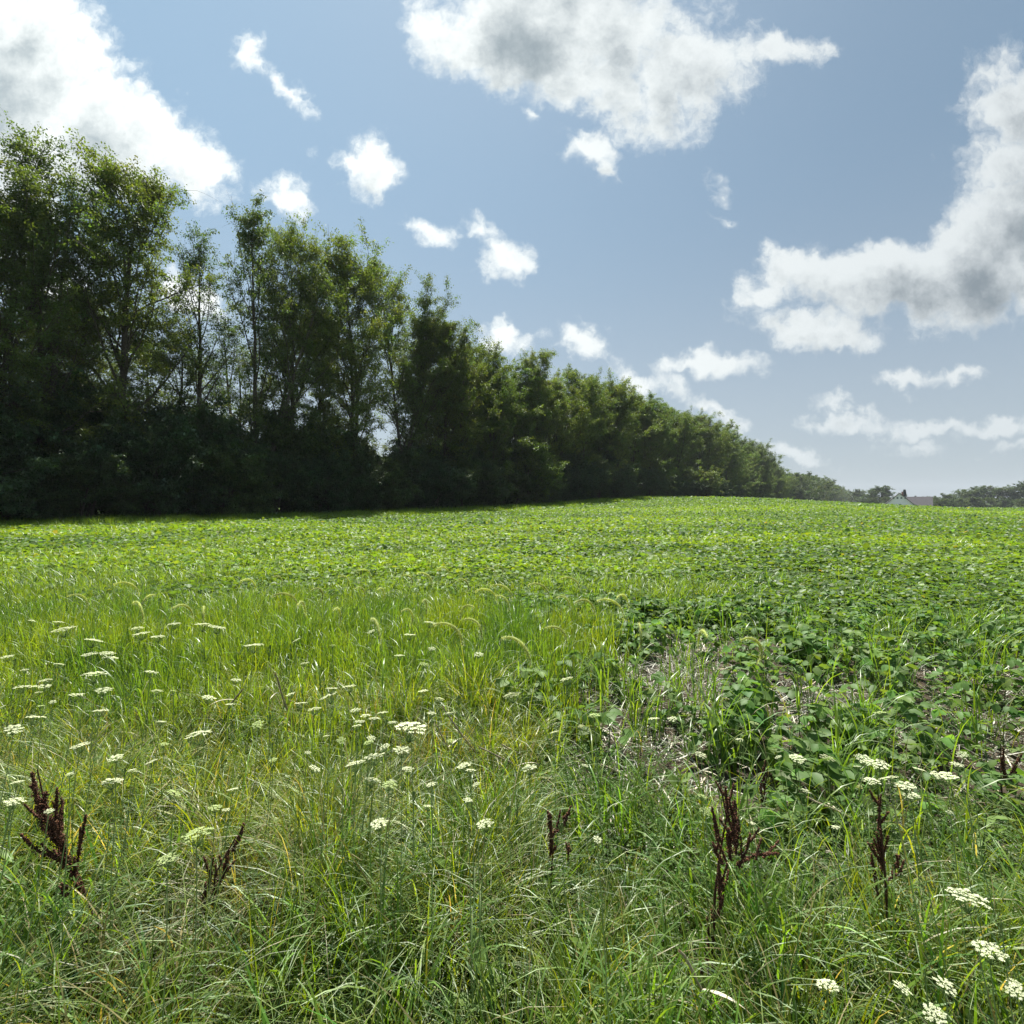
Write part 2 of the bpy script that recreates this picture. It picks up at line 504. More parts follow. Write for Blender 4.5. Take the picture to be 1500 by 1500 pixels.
def scatter(y0, y1, dens, m=1.12, pad=1.0, r=rng):
    xm = y1*m+pad
    n = int((y1-y0)*2*xm*dens)
    x = r.uniform(-xm, xm, n); y = r.uniform(y0, y1, n)
    k = in_view(x, y, m, pad)
    return x[k], y[k]


def jitter_col(base, n, amt=.18, hue=.12, r=rng):
    base = np.asarray(base, float)
    if base.ndim == 1: base = np.repeat(base[None], n, 0)
    k = np.exp(r.normal(0, amt, (n, 1)))
    h = r.normal(0, hue, n)
    c = base*k
    c[:, 0] *= np.exp(h); c[:, 2] *= np.exp(-h*.5)
    return np.clip(c, .003, .9)


GREEN_SOY = np.array([.092, .165, .038]); YEL = np.array([.140, .225, .026]); GREEN_GR = np.array([.085, .155, .022])

# ------------------------------------------------------------------ crop field as far as the crest
def build_crop():
    acc = Acc(); accg = Acc()
    edges = np.exp(np.linspace(math.log(6.0), math.log(140), 15))
    for y0, y1 in zip(edges[:-1], edges[1:]):
        ym = (y0*y1)**.5; dens = 850*(7/ym)**1.72
        x, y = scatter(y0, y1, dens*1.15, 1.15, 2)
        kk = rng.random(len(x)) < (y/ym)**-1.72/1.15; x, y = x[kk], y[kk]
        size = .072*(y/7)**.53; vs = np.minimum(.06*(y/8)**.4, .18)
        hd = hedge_dist(x, y)
        w = weed(x, y)
        keep = (hd > 7.5) & (rng.random(len(x)) > w*(.12+.6*sm(10.5, 7, y)))
        if y0 < 8: keep &= (rng.random(len(x)) > bare(x, y)*.95)
        x, y, w = x[keep], y[keep], w[keep]
        n = len(x)
        lump = vnoise(x, y, .45 if y0 < 20 else 1.2, 31)*.5+vnoise(x, y, 2.2, 32)*.5
        top = .17+.22*lump
        fade = sm(5.2, 7.5, y)
        size = size[keep]; vs = vs[keep]
        z = terrain(x, y)+(top-np.abs(rng.normal(0, 1, n))*vs)*fade*.95+.02
        z = np.maximum(z, terrain(x, y)+.03)
        az = rng.uniform(0, 2*pi, n); tilt = rng.normal(.25, .42, n); roll = rng.normal(0, .38, n)
        sc = size*np.exp(rng.normal(0, .25, n))
        col = jitter_col(GREEN_SOY, n, .2, .1)
        mixk = np.clip(w*1.05*sm(7, 11, y)+(vnoise(x, y, 5., 33)-.55)*.5, 0, .92)[:, None]
        col = col*(1-mixk)+jitter_col(YEL*1.2, n)*mixk
        yl = rng.random(n) < .008+.03*np.clip(vnoise(x, y, 9., 35)-.6, 0, 1)*4
        col[yl] = jitter_col((.19, .20, .05), yl.sum())
        V, Fs, c = stamp(LEAF6 if y0 < 36 else LEAF4, LEAF6_F if y0 < 36 else LEAF4_F, np.stack([x, y, z], 1), euler(az, tilt, roll),
                         np.stack([sc*1.25, sc, sc], 1), col)
        acc.add(V, Fs, c)
        # yellow-green grass weeds standing in the patches
        x, y = scatter(y0, y1, dens*1.0, 1.15, 2)
        w = weed(x, y)
        keep = (hedge_dist(x, y) > 7.5) & (rng.random(len(x)) < (w-.18)*1.5*(.20+.8*sm(10.5, 7, y)))
        if y0 < 8: keep &= (rng.random(len(x)) > bare(x, y))
        x, y, w = x[keep], y[keep], w[keep]; n = len(x)
        L = rng.uniform(.26, .46, n)*(.8+.5*w); wd = .082*(y/7)**.55*.11*np.exp(rng.normal(0, .2, n))*rng.uniform(.7, 1.3, n)
        base = np.stack([x, y, terrain(x, y)], 1)
        seg = 4 if y0 < 20 else 2
        V, Fq, m, _ = ribbons(base, rng.uniform(0, 2*pi, n), L, wd, rng.uniform(0, .45, n), rng.uniform(.2, 1.5, n), seg, rng.normal(0, .8, n))
        col = jitter_col(YEL, n, .18, .1)
        accg.add(V, Fq, np.repeat(col, m, 0))
    # strip of grass between the beans and the hedgerow
    for (y0, y1, dens, ww) in ((16, 45, 230, .012), (45, 90, 70, .03), (90, 160, 14, .07)):
        x = []
        yy = rng.uniform(y0, y1, int((y1-y0)*9.5*dens)); s = rng.uniform(-1.5, 8.6, len(yy))
        xx = LINE_X+LINE_K*yy+s*math.hypot(1, LINE_K)
        k = in_view(xx, yy, 1.25, 2); xx, yy, s = xx[k], yy[k], s[k]; n = len(xx)
        L = rng.uniform(.35, .62, n)*(.75+.5*vnoise(xx, yy, 1.4, 41))
        L *= np.where(s > 7.0, .8, 1)
        V, Fq, m, _ = ribbons(np.stack([xx, yy, terrain(xx, yy)], 1), rng.uniform(0, 2*pi, n), L, ww*np.exp(rng.normal(0, .25, n)),
                              rng.uniform(0, .3, n), rng.uniform(.2, 1.1, n), 3, rng.normal(0, .8, n))
        accg.add(V, Fq, np.repeat(jitter_col(np.array([.14, .235, .022]), n), m, 0))
    o = obj('soybean_crop', acc.mesh('soybean_crop', M_FIELD)); tag(o, 'wide green soybean crop covering the field up to the crest', 'crop', kind='stuff')
    o = obj('weed_grass', accg.mesh('weed_grass', M_GRASS)); tag(o, 'yellow green grass weeds in patches through the crop and along the hedgerow', 'grass', kind='stuff')


build_crop()

# ------------------------------------------------------------------ foreground grass
def tall_zone(x, y):
    """the band of tall bright grass on the left"""
    edge = .07+.20*(vnoise(x, y, .8, 51)-.5)+.12*(vnoise(x, y, .3, 55)-.5)
    a = sm(edge+.14, edge-.10, x/np.maximum(y, .1))
    return a*sm(2.5, 3.9, y+1.2*(vnoise(x, y, .9, 52)-.5))*sm(8.2, 5.6, y+2.4*(vnoise(x, y, 1.1, 53)-.5))


def verge_zone(x, y):
    right = sm(.0, .12, x/np.maximum(y, .1))
    lim = 3.75-.85*right-.45*sm(.1, .4, x/np.maximum(y, .1))+.7*(vnoise(x, y, .6, 54)-.5)
    return sm(lim+.35, lim-.25, y)


def build_grass():
    acc = Acc()
    # tussocks of arching verge grass
    x, y = scatter(.75, 4.4, 62, 1.2, .7)
    k = rng.random(len(x)) < verge_zone(x, y)*(1-.8*bare(x, y)); x, y = x[k], y[k]
    nt = len(x)
    nb = rng.integers(35, 120, nt)
    idx = np.repeat(np.arange(nt), nb); n = len(idx)
    th = rng.uniform(0, 2*pi, n); rad = np.abs(rng.normal(0, .035, n))
    bx = x[idx]+rad*np.cos(th); by = y[idx]+rad*np.sin(th)
    az = th+rng.normal(0, .7, n)
    lowr = 1-.62*sm(-.1, .2, x/y)*sm(1.5, 2.2, y)
    tl = (.20+.26*rng.random(nt))*(.65+.75*vnoise(x, y, .6, 61))*lowr
    L = tl[idx]*rng.uniform(.55, 1.25, n)
    wd = rng.uniform(.0022, .0052, n)*(1+.5*rng.random(nt))[idx]
    V, Fq, m, _ = ribbons(np.stack([bx, by, terrain(bx, by)-.01], 1), az, L, wd, rng.uniform(.02, .45, n), rng.uniform(.3, 2.3, n), 6, rng.normal(0, .9, n))
    kind = rng.random(nt); rust = vnoise(x, y, .5, 81) > .88
    tc = np.where((kind < .22+.55*sm(2.1, 1.5, y))[:, None], np.array([[.105, .165, .014]]), np.array([[.200, .255, .020]]))  # more dark tussocks nearest the camera: foreground shade put into the blade colour
    tc = np.where((kind > .85)[:, None], np.array([[.055, .115, .03]]), tc)
    tc[rust] = (.15, .145, .05)
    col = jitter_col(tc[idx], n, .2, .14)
    dry = rng.random(n) < .08
    col[dry] = jitter_col((.26, .22, .11), dry.sum(), .25, .05)
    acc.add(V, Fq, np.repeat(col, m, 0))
    # loose short and fine blades everywhere near
    x, y = scatter(.75, 5.0, 3300, 1.2, .6)
    k = rng.random(len(x)) < verge_zone(x, y)*(1-.75*bare(x, y))*(.06+.94*sm(.32, .66, vnoise(x, y, .28, 68)))*(1-.35*sm(2., 1.4, y)); x, y = x[k], y[k]; n = len(x)
    L = rng.uniform(.10, .36, n)*(.5+.9*vnoise(x, y, .5, 62))*(1-.62*sm(-.1, .2, x/y)*sm(1.5, 2.2, y))
    V, Fq, m, _ = ribbons(np.stack([x, y, terrain(x, y)-.01], 1), rng.uniform(0, 2*pi, n), L, rng.uniform(.0015, .0042, n), rng.uniform(0, .8, n),
                          rng.uniform(.2, 2.0, n), 4, rng.normal(0, .9, n))
    col = jitter_col((.135, .200, .018), n, .30, .16)
    dry = rng.random(n) < .07+.28*(vnoise(x, y, .7, 63) > .75)
    col[dry] = jitter_col((.25, .21, .11), dry.sum(), .3, .06)
    acc.add(V, Fq, np.repeat(col, m, 0))
    # long soft stems with fine tops along the bottom
    x, y = scatter(.8, 3.4, 230, 1.2, .5)
    k = rng.random(len(x)) < (.15+.85*sm(.4, .7, vnoise(x, y, .45, 69)))*(1-.85*sm(2.0, 2.8, y)*sm(-.2, .3, x/y)); x, y = x[k], y[k]; n = len(x)
    L = rng.uniform(.36, .66, n)
    V, Fq, m, _ = ribbons(np.stack([x, y, terrain(x, y)-.01], 1), rng.uniform(0, 2*pi, n), L, rng.uniform(.003, .0075, n), rng.uniform(.02, .35, n),
                          rng.uniform(.6, 2.4, n), 8, rng.normal(0, .7, n), 1.8)
    col = jitter_col((.13, .195, .024), n, .2, .12); dry = rng.random(n) < .10
    col[dry] = jitter_col((.30, .26, .13), dry.sum(), .2, .05)
    acc.add(V, Fq, np.repeat(col, m, 0))
    # clumps of broad bright blades along the bottom
    x, y = scatter(.85, 2.4, 22, 1.15, .3)
    k = rng.random(len(x)) < sm(.45, .62, vnoise(x, y, .4, 83)); x, y = x[k], y[k]
    nt = len(x); idx = np.repeat(np.arange(nt), rng.integers(14, 34, nt)); n = len(idx)
    bx = x[idx]+rng.normal(0, .05, n); by = y[idx]+rng.normal(0, .05, n)
    V, Fq, m, _ = ribbons(np.stack([bx, by, terrain(bx, by)], 1), rng.uniform(0, 2*pi, n), rng.uniform(.28, .52, n), rng.uniform(.006, .012, n),
                          rng.uniform(.05, .5, n), rng.uniform(.3, 1.9, n), 8, rng.normal(0, .7, n), 2.)
    acc.add(V, Fq, np.repeat(jitter_col((.115, .215, .028), n, .2, .12), m, 0))
    # tall bright grass on the left
    x, y = scatter(2.3, 9.0, 1800, 1.15, .6)
    k = rng.random(len(x)) < tall_zone(x, y); x, y = x[k], y[k]; n = len(x)
    cl = vnoise(x, y, .35, 64)
    L = rng.uniform(.34, .66, n)*(.6+.6*cl)*(.62+.38*sm(2.8, 4.4, y+.6*(vnoise(x, y, .5, 72)-.5)))*(1-.25*sm(5, 7.5, y))
    V, Fq, m, _ = ribbons(np.stack([x, y, terrain(x, y)-.01], 1), rng.uniform(0, 2*pi, n), L, rng.uniform(.005, .011, n), np.abs(rng.normal(0, .14, n)),
                          np.where(rng.random(n) < .6, rng.uniform(.05, .6, n), rng.uniform(.6, 2.2, n)), 6, rng.normal(0, .8, n), 2.2)
    yk = np.clip(1.6*vnoise(x, y, .7, 65)-.3+.5*(vnoise(x, y, .2, 73)-.5), 0, 1)[:, None]
    col = jitter_col(np.array([.085, .17, .028])*(1-yk)+np.array([.160, .235, .022])*yk, n, .17, .1)
    acc.add(V, Fq, np.repeat(col, m, 0))
    # scattered tall blades among the beans
    x, y = scatter(2.6, 9.0, 60, 1.1, .5)
    k = (x/y > .0) & (rng.random(len(x)) < .6*sm(.6, .85, vnoise(x, y, .45, 66))+.07); x, y = x[k], y[k]
    nt = len(x); idx = np.repeat(np.arange(nt), 7); n = len(idx)
    bx = x[idx]+rng.normal(0, .025, n); by = y[idx]+rng.normal(0, .025, n)
    V, Fq, m, _ = ribbons(np.stack([bx, by, terrain(bx, by)], 1), rng.uniform(0, 2*pi, n), rng.uniform(.3, .6, n), rng.uniform(.005, .012, n),
                          rng.uniform(0, .3, n), rng.uniform(.2, 1.9, n), 6, rng.normal(0, .7, n), 2.)
    acc.add(V, Fq, np.repeat(jitter_col((.11, .2, .03), n), m, 0))
    o = obj('grass', acc.mesh('grass', M_GRASS)); tag(o, 'rough green verge grass with dry blades in the foreground', 'grass', kind='stuff')

    # broad, feathery ground weeds between the grass (carrot leaves, clover)
    acc = Acc()
    x, y = scatter(.8, 4.8, 1000, 1.2, .5)
    k = rng.random(len(x)) < (verge_zone(x, y)+.15)*sm(.25, .55, vnoise(x, y, .55, 67)); x, y = x[k], y[k]; n = len(x)
    # each frond: a stalk and leaflets on both sides
    H = rng.uniform(.10, .34, n); az = rng.uniform(0, 2*pi, n); lean = rng.uniform(.2, 1.0, n)
    base = np.stack([x, y, terrain(x, y)], 1)
    V, Fq, m, P = ribbons(base, az, H, np.full(n, .003), lean, rng.uniform(.1, .9, n), 5)
    col = jitter_col((.085, .15, .03), n, .2, .12)
    acc.add(V, Fq, np.repeat(col, m, 0))
    for k in range(2, 6):
        for sgn in (-1, 1):
            for q in range(2):
                a2 = az+sgn*rng.uniform(.6, 1.3, n)+rng.normal(0, .25, n)
                V, Fs, c = stamp(LEAF4, LEAF4_F, P[:, k]+rng.normal(0, .004, (n, 3)), euler(a2-pi/2, rng.normal(.0, .45, n), rng.normal(0, .5, n)),
                                 rng.uniform(.012, .034, n)*(1.15-.12*k), col*rng.uniform(.8, 1.25, (n, 1)))
                acc.add(V, Fs, c)
    o = obj('ground_cover', acc.mesh('ground_cover', M_SOY)); tag(o, 'feathery low weed leaves mixed through the verge grass', 'weeds', kind='stuff')


build_grass()

# ------------------------------------------------------------------ straw litter
def build_litter():
    acc = Acc()
    x, y = scatter(.8, 8.5, 700, 1.1, .5)
    k = rng.random(len(x)) < .10+.9*bare(x, y)*1.0+.25*verge_zone(x, y); x, y = x[k], y[k]
    n = len(x)
    L = rng.uniform(.05, .26, n)*np.where(rng.random(n) < .12, 1.7, 1)
    V, Fq, m, _ = ribbons(np.stack([x, y, terrain(x, y)+rng.uniform(.004, .05, n)], 1), rng.uniform(0, 2*pi, n), L, rng.uniform(.0025, .0095, n),
                          rng.normal(pi/2-.06, .13, n), rng.normal(0, .5, n), 4, rng.normal(0, .6, n), tipw=.6)
    col = jitter_col((.17, .155, .12), n, .6, .05)
    acc.add(V, Fq, np.repeat(col, m, 0))
    o = obj('straw_litter', acc.mesh('straw_litter', M_DRY)); tag(o, 'pale broken straw and crop residue lying on bare soil', 'straw', kind='stuff')


build_litter()

# ------------------------------------------------------------------ soybean plants near the camera, one thing each
def soy_proto(r, H):
    st = Acc(); lf = Acc()
    pts = np.array([(0, 0, -.02), (r.normal(0, .01), r.normal(0, .01), H*.5), (r.normal(0, .02), r.normal(0, .02), H*.92)])
    st.add(*tube(pts, [.004, .0032, .002], 5), (.10, .15, .045))
    k = int(r.integers(8, 12))
    for i in range(k):
        f = (i+.7)/k
        p0 = pts[0]*(1-f)+pts[2]*f; az = i*2.4+r.normal(0, .4)
        pl = (.17-.07*f)*r.uniform(.8, 1.2); el = r.uniform(.35, .95)+.25*f
        p1 = p0+pl*np.array([cos(az)*cos(el), sin(az)*cos(el), sin(el)])
        mid = (p0+p1)/2+np.array([0, 0, -.012])
        st.add(*tube([p0, mid, p1], [.002, .0016, .0014], 4), (.09, .15, .04))
        sz = (.105-.02*f)*r.uniform(.75, 1.2)
        c = GREEN_SOY*1.12*np.exp(r.normal(0, .2))*np.array([np.exp(r.normal(0, .1)), 1, 1])
        if r.random() < .02: c = np.array([.19, .21, .04])
        for da in (-1.15, 0, 1.15):
            a2 = az+da+r.normal(0, .15)
            c = c*np.exp(r.normal(0, .08))
            stalk = .022 if da == 0 else .004
            pp = p1+np.array([cos(az), sin(az), .1])*stalk
            V, Fs, cc = stamp(LEAF8, LEAF8_F, pp[None], euler(np.array([a2-pi/2]), np.array([r.normal(.32, .32)]), np.array([r.normal(0, .3)])),
                              np.array([[sz*1.18, sz, sz*1.2]]), c[None]*r.uniform(.85, 1.15))
            lf.add(V, Fs, cc)
    return st.mesh('soybean_stem', M_STEM, True), lf.mesh('soybean_foliage', M_SOY, True)


LEAF8 = np.array([(0, 0, 0), (.22, .12, .05), (.34, .36, .07), (.26, .68, .03), (0, 1, -.09), (-.26, .68, .03), (-.34, .36, .07), (-.22, .12, .05),
                  (0, .12, .0), (0, .38, -.01), (0, .7, -.03)], float)
LEAF8_F = [np.array([(0, 1, 8), (0, 8, 7), (10, 3, 4), (10, 4, 5)]), np.array([(8, 1, 2, 9), (9, 2, 3, 10), (7, 8, 9, 6), (6, 9, 10, 5)])]


def build_soy():
    r = np.random.default_rng(5)
    protos = [soy_proto(r, h) for h in (.30, .34, .38, .42, .36, .26)]
    x, y = scatter(2.1, 7.0, 36, 1.04, .2, r)
    b = bare(x, y); tz = tall_zone(x, y)
    lim = 2.2+.8*sm(.7, .1, x/y)
    p = np.where(x/y > .02, 1, 0)*(1-b*.93)*(1-tz*.9)*sm(lim-.1, lim+.3, y)
    p = np.where((x/y > .02) & (x/y < .42) & (y < 5.2), p*.5, p)*(.35+.65*sm(.3, .55, vnoise(x, y, .5, 91)))
    p = p*(1-.75*sm(.55, .9, weed(x, y))*sm(5.5, 7, y))
    k = r.random(len(x)) < p; x, y = x[k], y[k]
    o_ = np.argsort(y); x, y = x[o_], y[o_]
    N = min(len(x), 290)
    for i in range(N):
        pr = protos[int(r.integers(len(protos)))]
        qx = 750+F*x[i]/y[i]; qy = 735+F*(CAMZ-.2)/y[i]
        zone = 'close to the right edge of the photo' if qx > 1380 else ('around the right hand straw patch' if qx > 1120 else ('scattered on and behind the bare straw patch' if qx > 830 else 'by the right end of the tall grass'))
        row = 'nearest leafy soybean plants' if qy > 1090 else ('leafy soybean plants' if qy > 985 else 'farther soybean plants')
        thing('soybean_plant', 'one of the '+row+' '+zone, 'soybean plant', (x[i], y[i], float(terrain(x[i], y[i]))), r.uniform(0, 6.28),
              r.uniform(.58, .98)*(1-.12*(y[i] < 3.2)), (('stem', pr[0]), ('foliage', pr[1])), 'soybean plants at the near edge of the crop', (r.normal(0, .1), r.normal(0, .1)))
    if len(x) > N:   # the farther ones join the crop as one mass
        acc = Acc(); T = []
        pr = [p_[1] for p_ in protos]
        arr = []
        for me in pr:
            V = np.zeros(len(me.vertices)*3, np.float32); me.vertices.foreach_get('co', V)
            cc = np.zeros(len(me.vertices)*4, np.float32); me.attributes['col'].data.foreach_get('color', cc)
            f3 = np.array([p.vertices[:] for p in me.polygons if len(p.vertices) == 3]); f4 = np.array([p.vertices[:] for p in me.polygons if len(p.vertices) == 4])
            arr.append((V.reshape(-1, 3), f3, f4, cc.reshape(-1, 4)[:, :3]))
        for i in range(N, len(x)):
            V, f3, f4, cc = arr[int(r.integers(len(arr)))]
            a = r.uniform(0, 6.28); s = r.uniform(.6, .95)
            R = np.array([[cos(a), -sin(a), 0], [sin(a), cos(a), 0], [0, 0, 1]])*s
            acc.add(V@R.T+np.array([x[i], y[i], float(terrain(x[i], y[i]))]), [f3, f4], cc)
        o = obj('soybean_crop', acc.mesh('soybean_crop_near', M_SOY)); tag(o, 'soybean crop just behind the nearest plants', 'crop', kind='stuff')
    return N, len(x)


print('soy', build_soy())

# ------------------------------------------------------------------ wild carrot
def umbel_proto(r, domed, green):
    """flower head of unit diameter facing +Z, on a stalk that starts at z=-1.6"""
    st = Acc(); fl = Acc()
    base = np.array([0, 0, -.42])
    nr = 26; pet = []
    for i in range(nr):
        rr = math.sqrt((i+.5)/nr)*.46; a = i*2.39996+r.normal(0, .15)
        zz = domed*(.10-.5*rr*rr)+r.normal(0, .022)
        p = np.array([rr*cos(a), rr*sin(a), zz])
        mid = base*.45+p*.55+np.array([p[0]*.12, p[1]*.12, -.05])
        st.add(*tube([base, mid, p-np.array([0, 0, .03])], [.010, .008, .007], 3), (.13, .20, .06))
        kf = 11
        for j in range(kf):
            r2 = math.sqrt((j+.5)/kf)*.078; a2 = j*2.39996
            pet.append((p[0]+r2*cos(a2), p[1]+r2*sin(a2), p[2]+.012-1.2*r2*r2+r.normal(0, .004)))
    pet = np.array(pet); n = len(pet)
    c = np.repeat([[.78, .82, .55]] if not green else [[.50, .60, .26]], n, 0)*np.exp(r.normal(0, .1, (n, 1)))
    fl_t = np.array([(0, 0, 0)]+[(.5*cos(q*pi/5)*(1 if q % 2 == 0 else .55), .5*sin(q*pi/5)*(1 if q % 2 == 0 else .55), .06) for q in range(10)])
    fl_f = [np.array([(0, 1+q, 1+(q+1) % 10) for q in range(10)])]
    V, Fs, cc = stamp(fl_t, fl_f, pet, euler(r.uniform(0, 6.28, n), r.normal(0, .35, n), r.normal(0, .35, n)), r.uniform(.046, .068, n), c)
    fl.add(V, Fs, cc)
    # bracts under the head
    a = np.arange(9)/9*2*pi
    V, Fq, m, _ = ribbons(np.repeat([base], 9, 0), a, np.full(9, .34), np.full(9, .02), np.full(9, 1.2), np.full(9, .5), 3)
    st.add(V, Fq, (.10, .17, .04))
    return st.mesh('umbel_rays', M_STEM), fl.mesh('umbel_flowers', M_PETAL)


def bud_proto(r):
    st = Acc()
    base = np.array([0, 0, -.5])
    for i in range(22):
        a = i*2.39996; el = r.uniform(.3, 1.4)
        p = np.array([.28*cos(a)*cos(el), .28*sin(a)*cos(el), .05+.25*sin(el)])
        st.add(*tube([base, base*.4+p*.6+np.array([p[0], p[1], 0])*.4, p], [.012, .010, .03], 3), (.17, .25, .07))
    return st.mesh('bud_rays', M_STEM)


def carrot_stem(r, H):
    st = Acc(); lf = Acc()
    b = np.array([r.normal(0, .05), r.normal(0, .05), 0])
    q = np.linspace(0, 1, 7)[:, None]
    pts = (1-q)*(b+[0, 0, -.02])+q*np.array([0, 0, H]); pts[:, :2] += .012*np.sin(q*5+r.uniform(0, 6))*(1-q)
    st.add(*tube(pts, np.linspace(.0019, .0012, 7), 5), (.19, .26, .08))
    for k in range(4):
        f = r.uniform(.1, .7); i = int(f*6); p0 = pts[i]
        az = r.uniform(0, 6.28); L = r.uniform(.08, .18)
        V, Fq, m, P = ribbons(p0[None], np.array([az]), np.array([L]), np.array([.003]), np.array([.6]), np.array([.8]), 6)
        lf.add(V, Fq, (.09, .15, .035))
        for s in range(1, 7):
            for sg in (-1, 1):
                V, Fs, cc = stamp(LEAF4, LEAF4_F, P[:, s], euler(np.array([az-pi/2+sg*.9]), np.array([r.normal(0, .3)]), np.array([r.normal(0, .4)])),
                                  np.array([[.010, .045*(1.1-s/7), .012]]), np.array([[.085, .15, .035]])*r.uniform(.8, 1.3))
                lf.add(V, Fs, cc)
    return st.mesh('carrot_stem', M_STEM, True), lf.mesh('carrot_leaf', M_SOY)


UMB = [  # px, py, width px, look (w white flat, d domed, g greenish, b unopened)
    (290, 1090, 34, 'd'), (305, 1028, 20, 'w'), (318, 926, 22, 'w'), (205, 935, 22, 'w'), (90, 931, 27, 'w'), (135, 945, 24, 'w'), (155, 962, 20, 'w'),
    (160, 970, 20, 'w'), (130, 965, 20, 'w'), (138, 1000, 30, 'd'), (150, 1018, 22, 'w'), (110, 1022, 20, 'w'), (145, 1045, 20, 'w'), (220, 988, 18, 'w'),
    (50, 1057, 24, 'w'), (18, 1072, 22, 'w'), (115, 1097, 24, 'w'), (170, 1117, 18, 'd'), (220, 1120, 16, 'w'), (165, 1155, 26, 'd'), (18, 1178, 26, 'w'),
    (255, 1170, 20, 'g'), (315, 1190, 18, 'g'), (288, 1238, 40, 'g'), (245, 1268, 26, 'g'), (235, 1060, 14, 'w'), (30, 1012, 20, 'w'), (8, 966, 16, 'w'),
    (200, 925, 16, 'w'), (230, 937, 18, 'w'), (255, 920, 18, 'w'), (297, 922, 24, 'w'), (370, 953, 26, 'w'), (395, 960, 18, 'b'), (440, 1035, 18, 'w'),
    (485, 1012, 18, 'w'), (480, 1028, 26, 'w'), (460, 1045, 20, 'w'), (425, 1020, 14, 'w'), (630, 918, 18, 'w'), (600, 935, 18, 'w'), (511, 1012, 20, 'w'),
    (520, 1043, 16, 'w'), (535, 1051, 16, 'w'), (548, 1057, 18, 'w'), (522, 1064, 14, 'w'), (602, 1085, 46, 'd'), (588, 1104, 26, 'w'), (547, 1117, 30, 'w'),
    (520, 1127, 28, 'w'), (575, 1061, 14, 'w'), (560, 1046, 16, 'w'), (545, 1150, 24, 'w'), (570, 1158, 22, 'g'), (597, 1134, 18, 'd'), (680, 1131, 22, 'd'),
    (775, 1132, 24, 'w'), (555, 1217, 25, 'd'), (710, 1218, 26, 'd'), (632, 1046, 14, 'w'), (655, 1047, 12, 'w'), (672, 1032, 16, 'b'), (750, 1025, 26, 'w'),
    (812, 1075, 14, 'w'), (830, 1000, 20, 'w'), (985, 1059, 14, 'd'), (958, 1057, 16, 'w'), (1088, 1105, 26, 'b'), (1168, 1120, 22, 'd'), (1213, 1114, 20, 'w'),
    (1268, 1119, 24, 'w'), (1277, 1154, 24, 'd'), (1290, 1128, 26, 'w'), (1303, 1145, 26, 'w'), (1328, 1156, 26, 'w'), (1335, 1174, 22, 'd'), (1386, 1144, 32, 'w'),
    (1404, 1121, 16, 'w'), (1422, 1332, 50, 'w'), (1450, 1410, 40, 'd'), (1212, 1455, 29, 'd'), (1324, 1452, 23, 'w'), (1385, 1455, 28, 'd'), (1372, 1494, 30, 'w'),
    (1488, 1442, 18, 'w'), (1492, 1458, 26, 'w'), (1466, 1347, 13, 'b'), (1354, 1419, 13, 'b'), (1420, 1478, 12, 'b'), (875, 1235, 14, 'd'), (1348, 1130, 16, 'w'),
    (240, 1095, 12, 'g'), (395, 1060, 16, 'b'), (500, 1090, 14, 'g'), (540, 1093, 14, 'g'), (660, 1090, 12, 'g'), (400, 1118, 12, 'g'), (65, 1000, 16, 'w'),
    (85, 975, 14, 'w'), (345, 1000, 14, 'w'), (445, 975, 12, 'w'), (1105, 1065, 14, 'g'), (1165, 1465, 18, 'b'), (870, 1055, 18, 'g'), (1060, 1130, 14, 'b'),
]
_r = np.random.default_rng(77)
for _i in range(64):
    _px = float(_r.uniform(0, 720) if _i < 48 else _r.uniform(720, 1480)); _py = float(_r.uniform(905, 1190) if _i < 48 else _r.uniform(1040, 1250))
    UMB.append((_px, _py, float(_r.uniform(8, 17)), 'wwwgdb'[int(_r.integers(6))]))
LOOKW = {'w': 'flat white', 'd': 'domed white', 'g': 'greenish white', 'b': 'unopened green'}


ANCH = [(75, 1200, 'the leaning left dock'), (320, 1270, 'the thin forked dock'), (815, 1230, 'the Y shaped dock'), (1075, 1220, 'the tallest dock'), (1288, 1230, 'the slim dock spike'),
        (602, 1085, 'the biggest domed carrot flower'), (288, 1238, 'the big greenish flower'), (290, 1090, 'the left domed flower'), (930, 1000, 'the bare straw patch'),
        (1450, 1410, 'the biggest bottom right flower'), (138, 1000, 'the left flower cluster'), (746, 1115, 'the long dead stalk'), (1470, 1100, 'the right edge dock')]
def place_words(px, py):
    c = min(ANCH, key=lambda a: (math.hypot(a[0]-px, a[1]-py) if math.hypot(a[0]-px, a[1]-py) > 9 else 1e9))
    dx, dy = px-c[0], py-c[1]; dd = math.hypot(dx, dy)
    far = 'just ' if dd < 45 else ('' if dd < 110 else 'well ')
    v = 'above' if dy < 0 else 'below'; h = 'left of' if dx < 0 else 'right of'
    if abs(dx) < .4*abs(dy): return far+v+' '+c[2]
    if abs(dy) < .4*abs(dx): return far+h+' '+c[2]
    return f'{far}{v} and {h} {c[2]}'


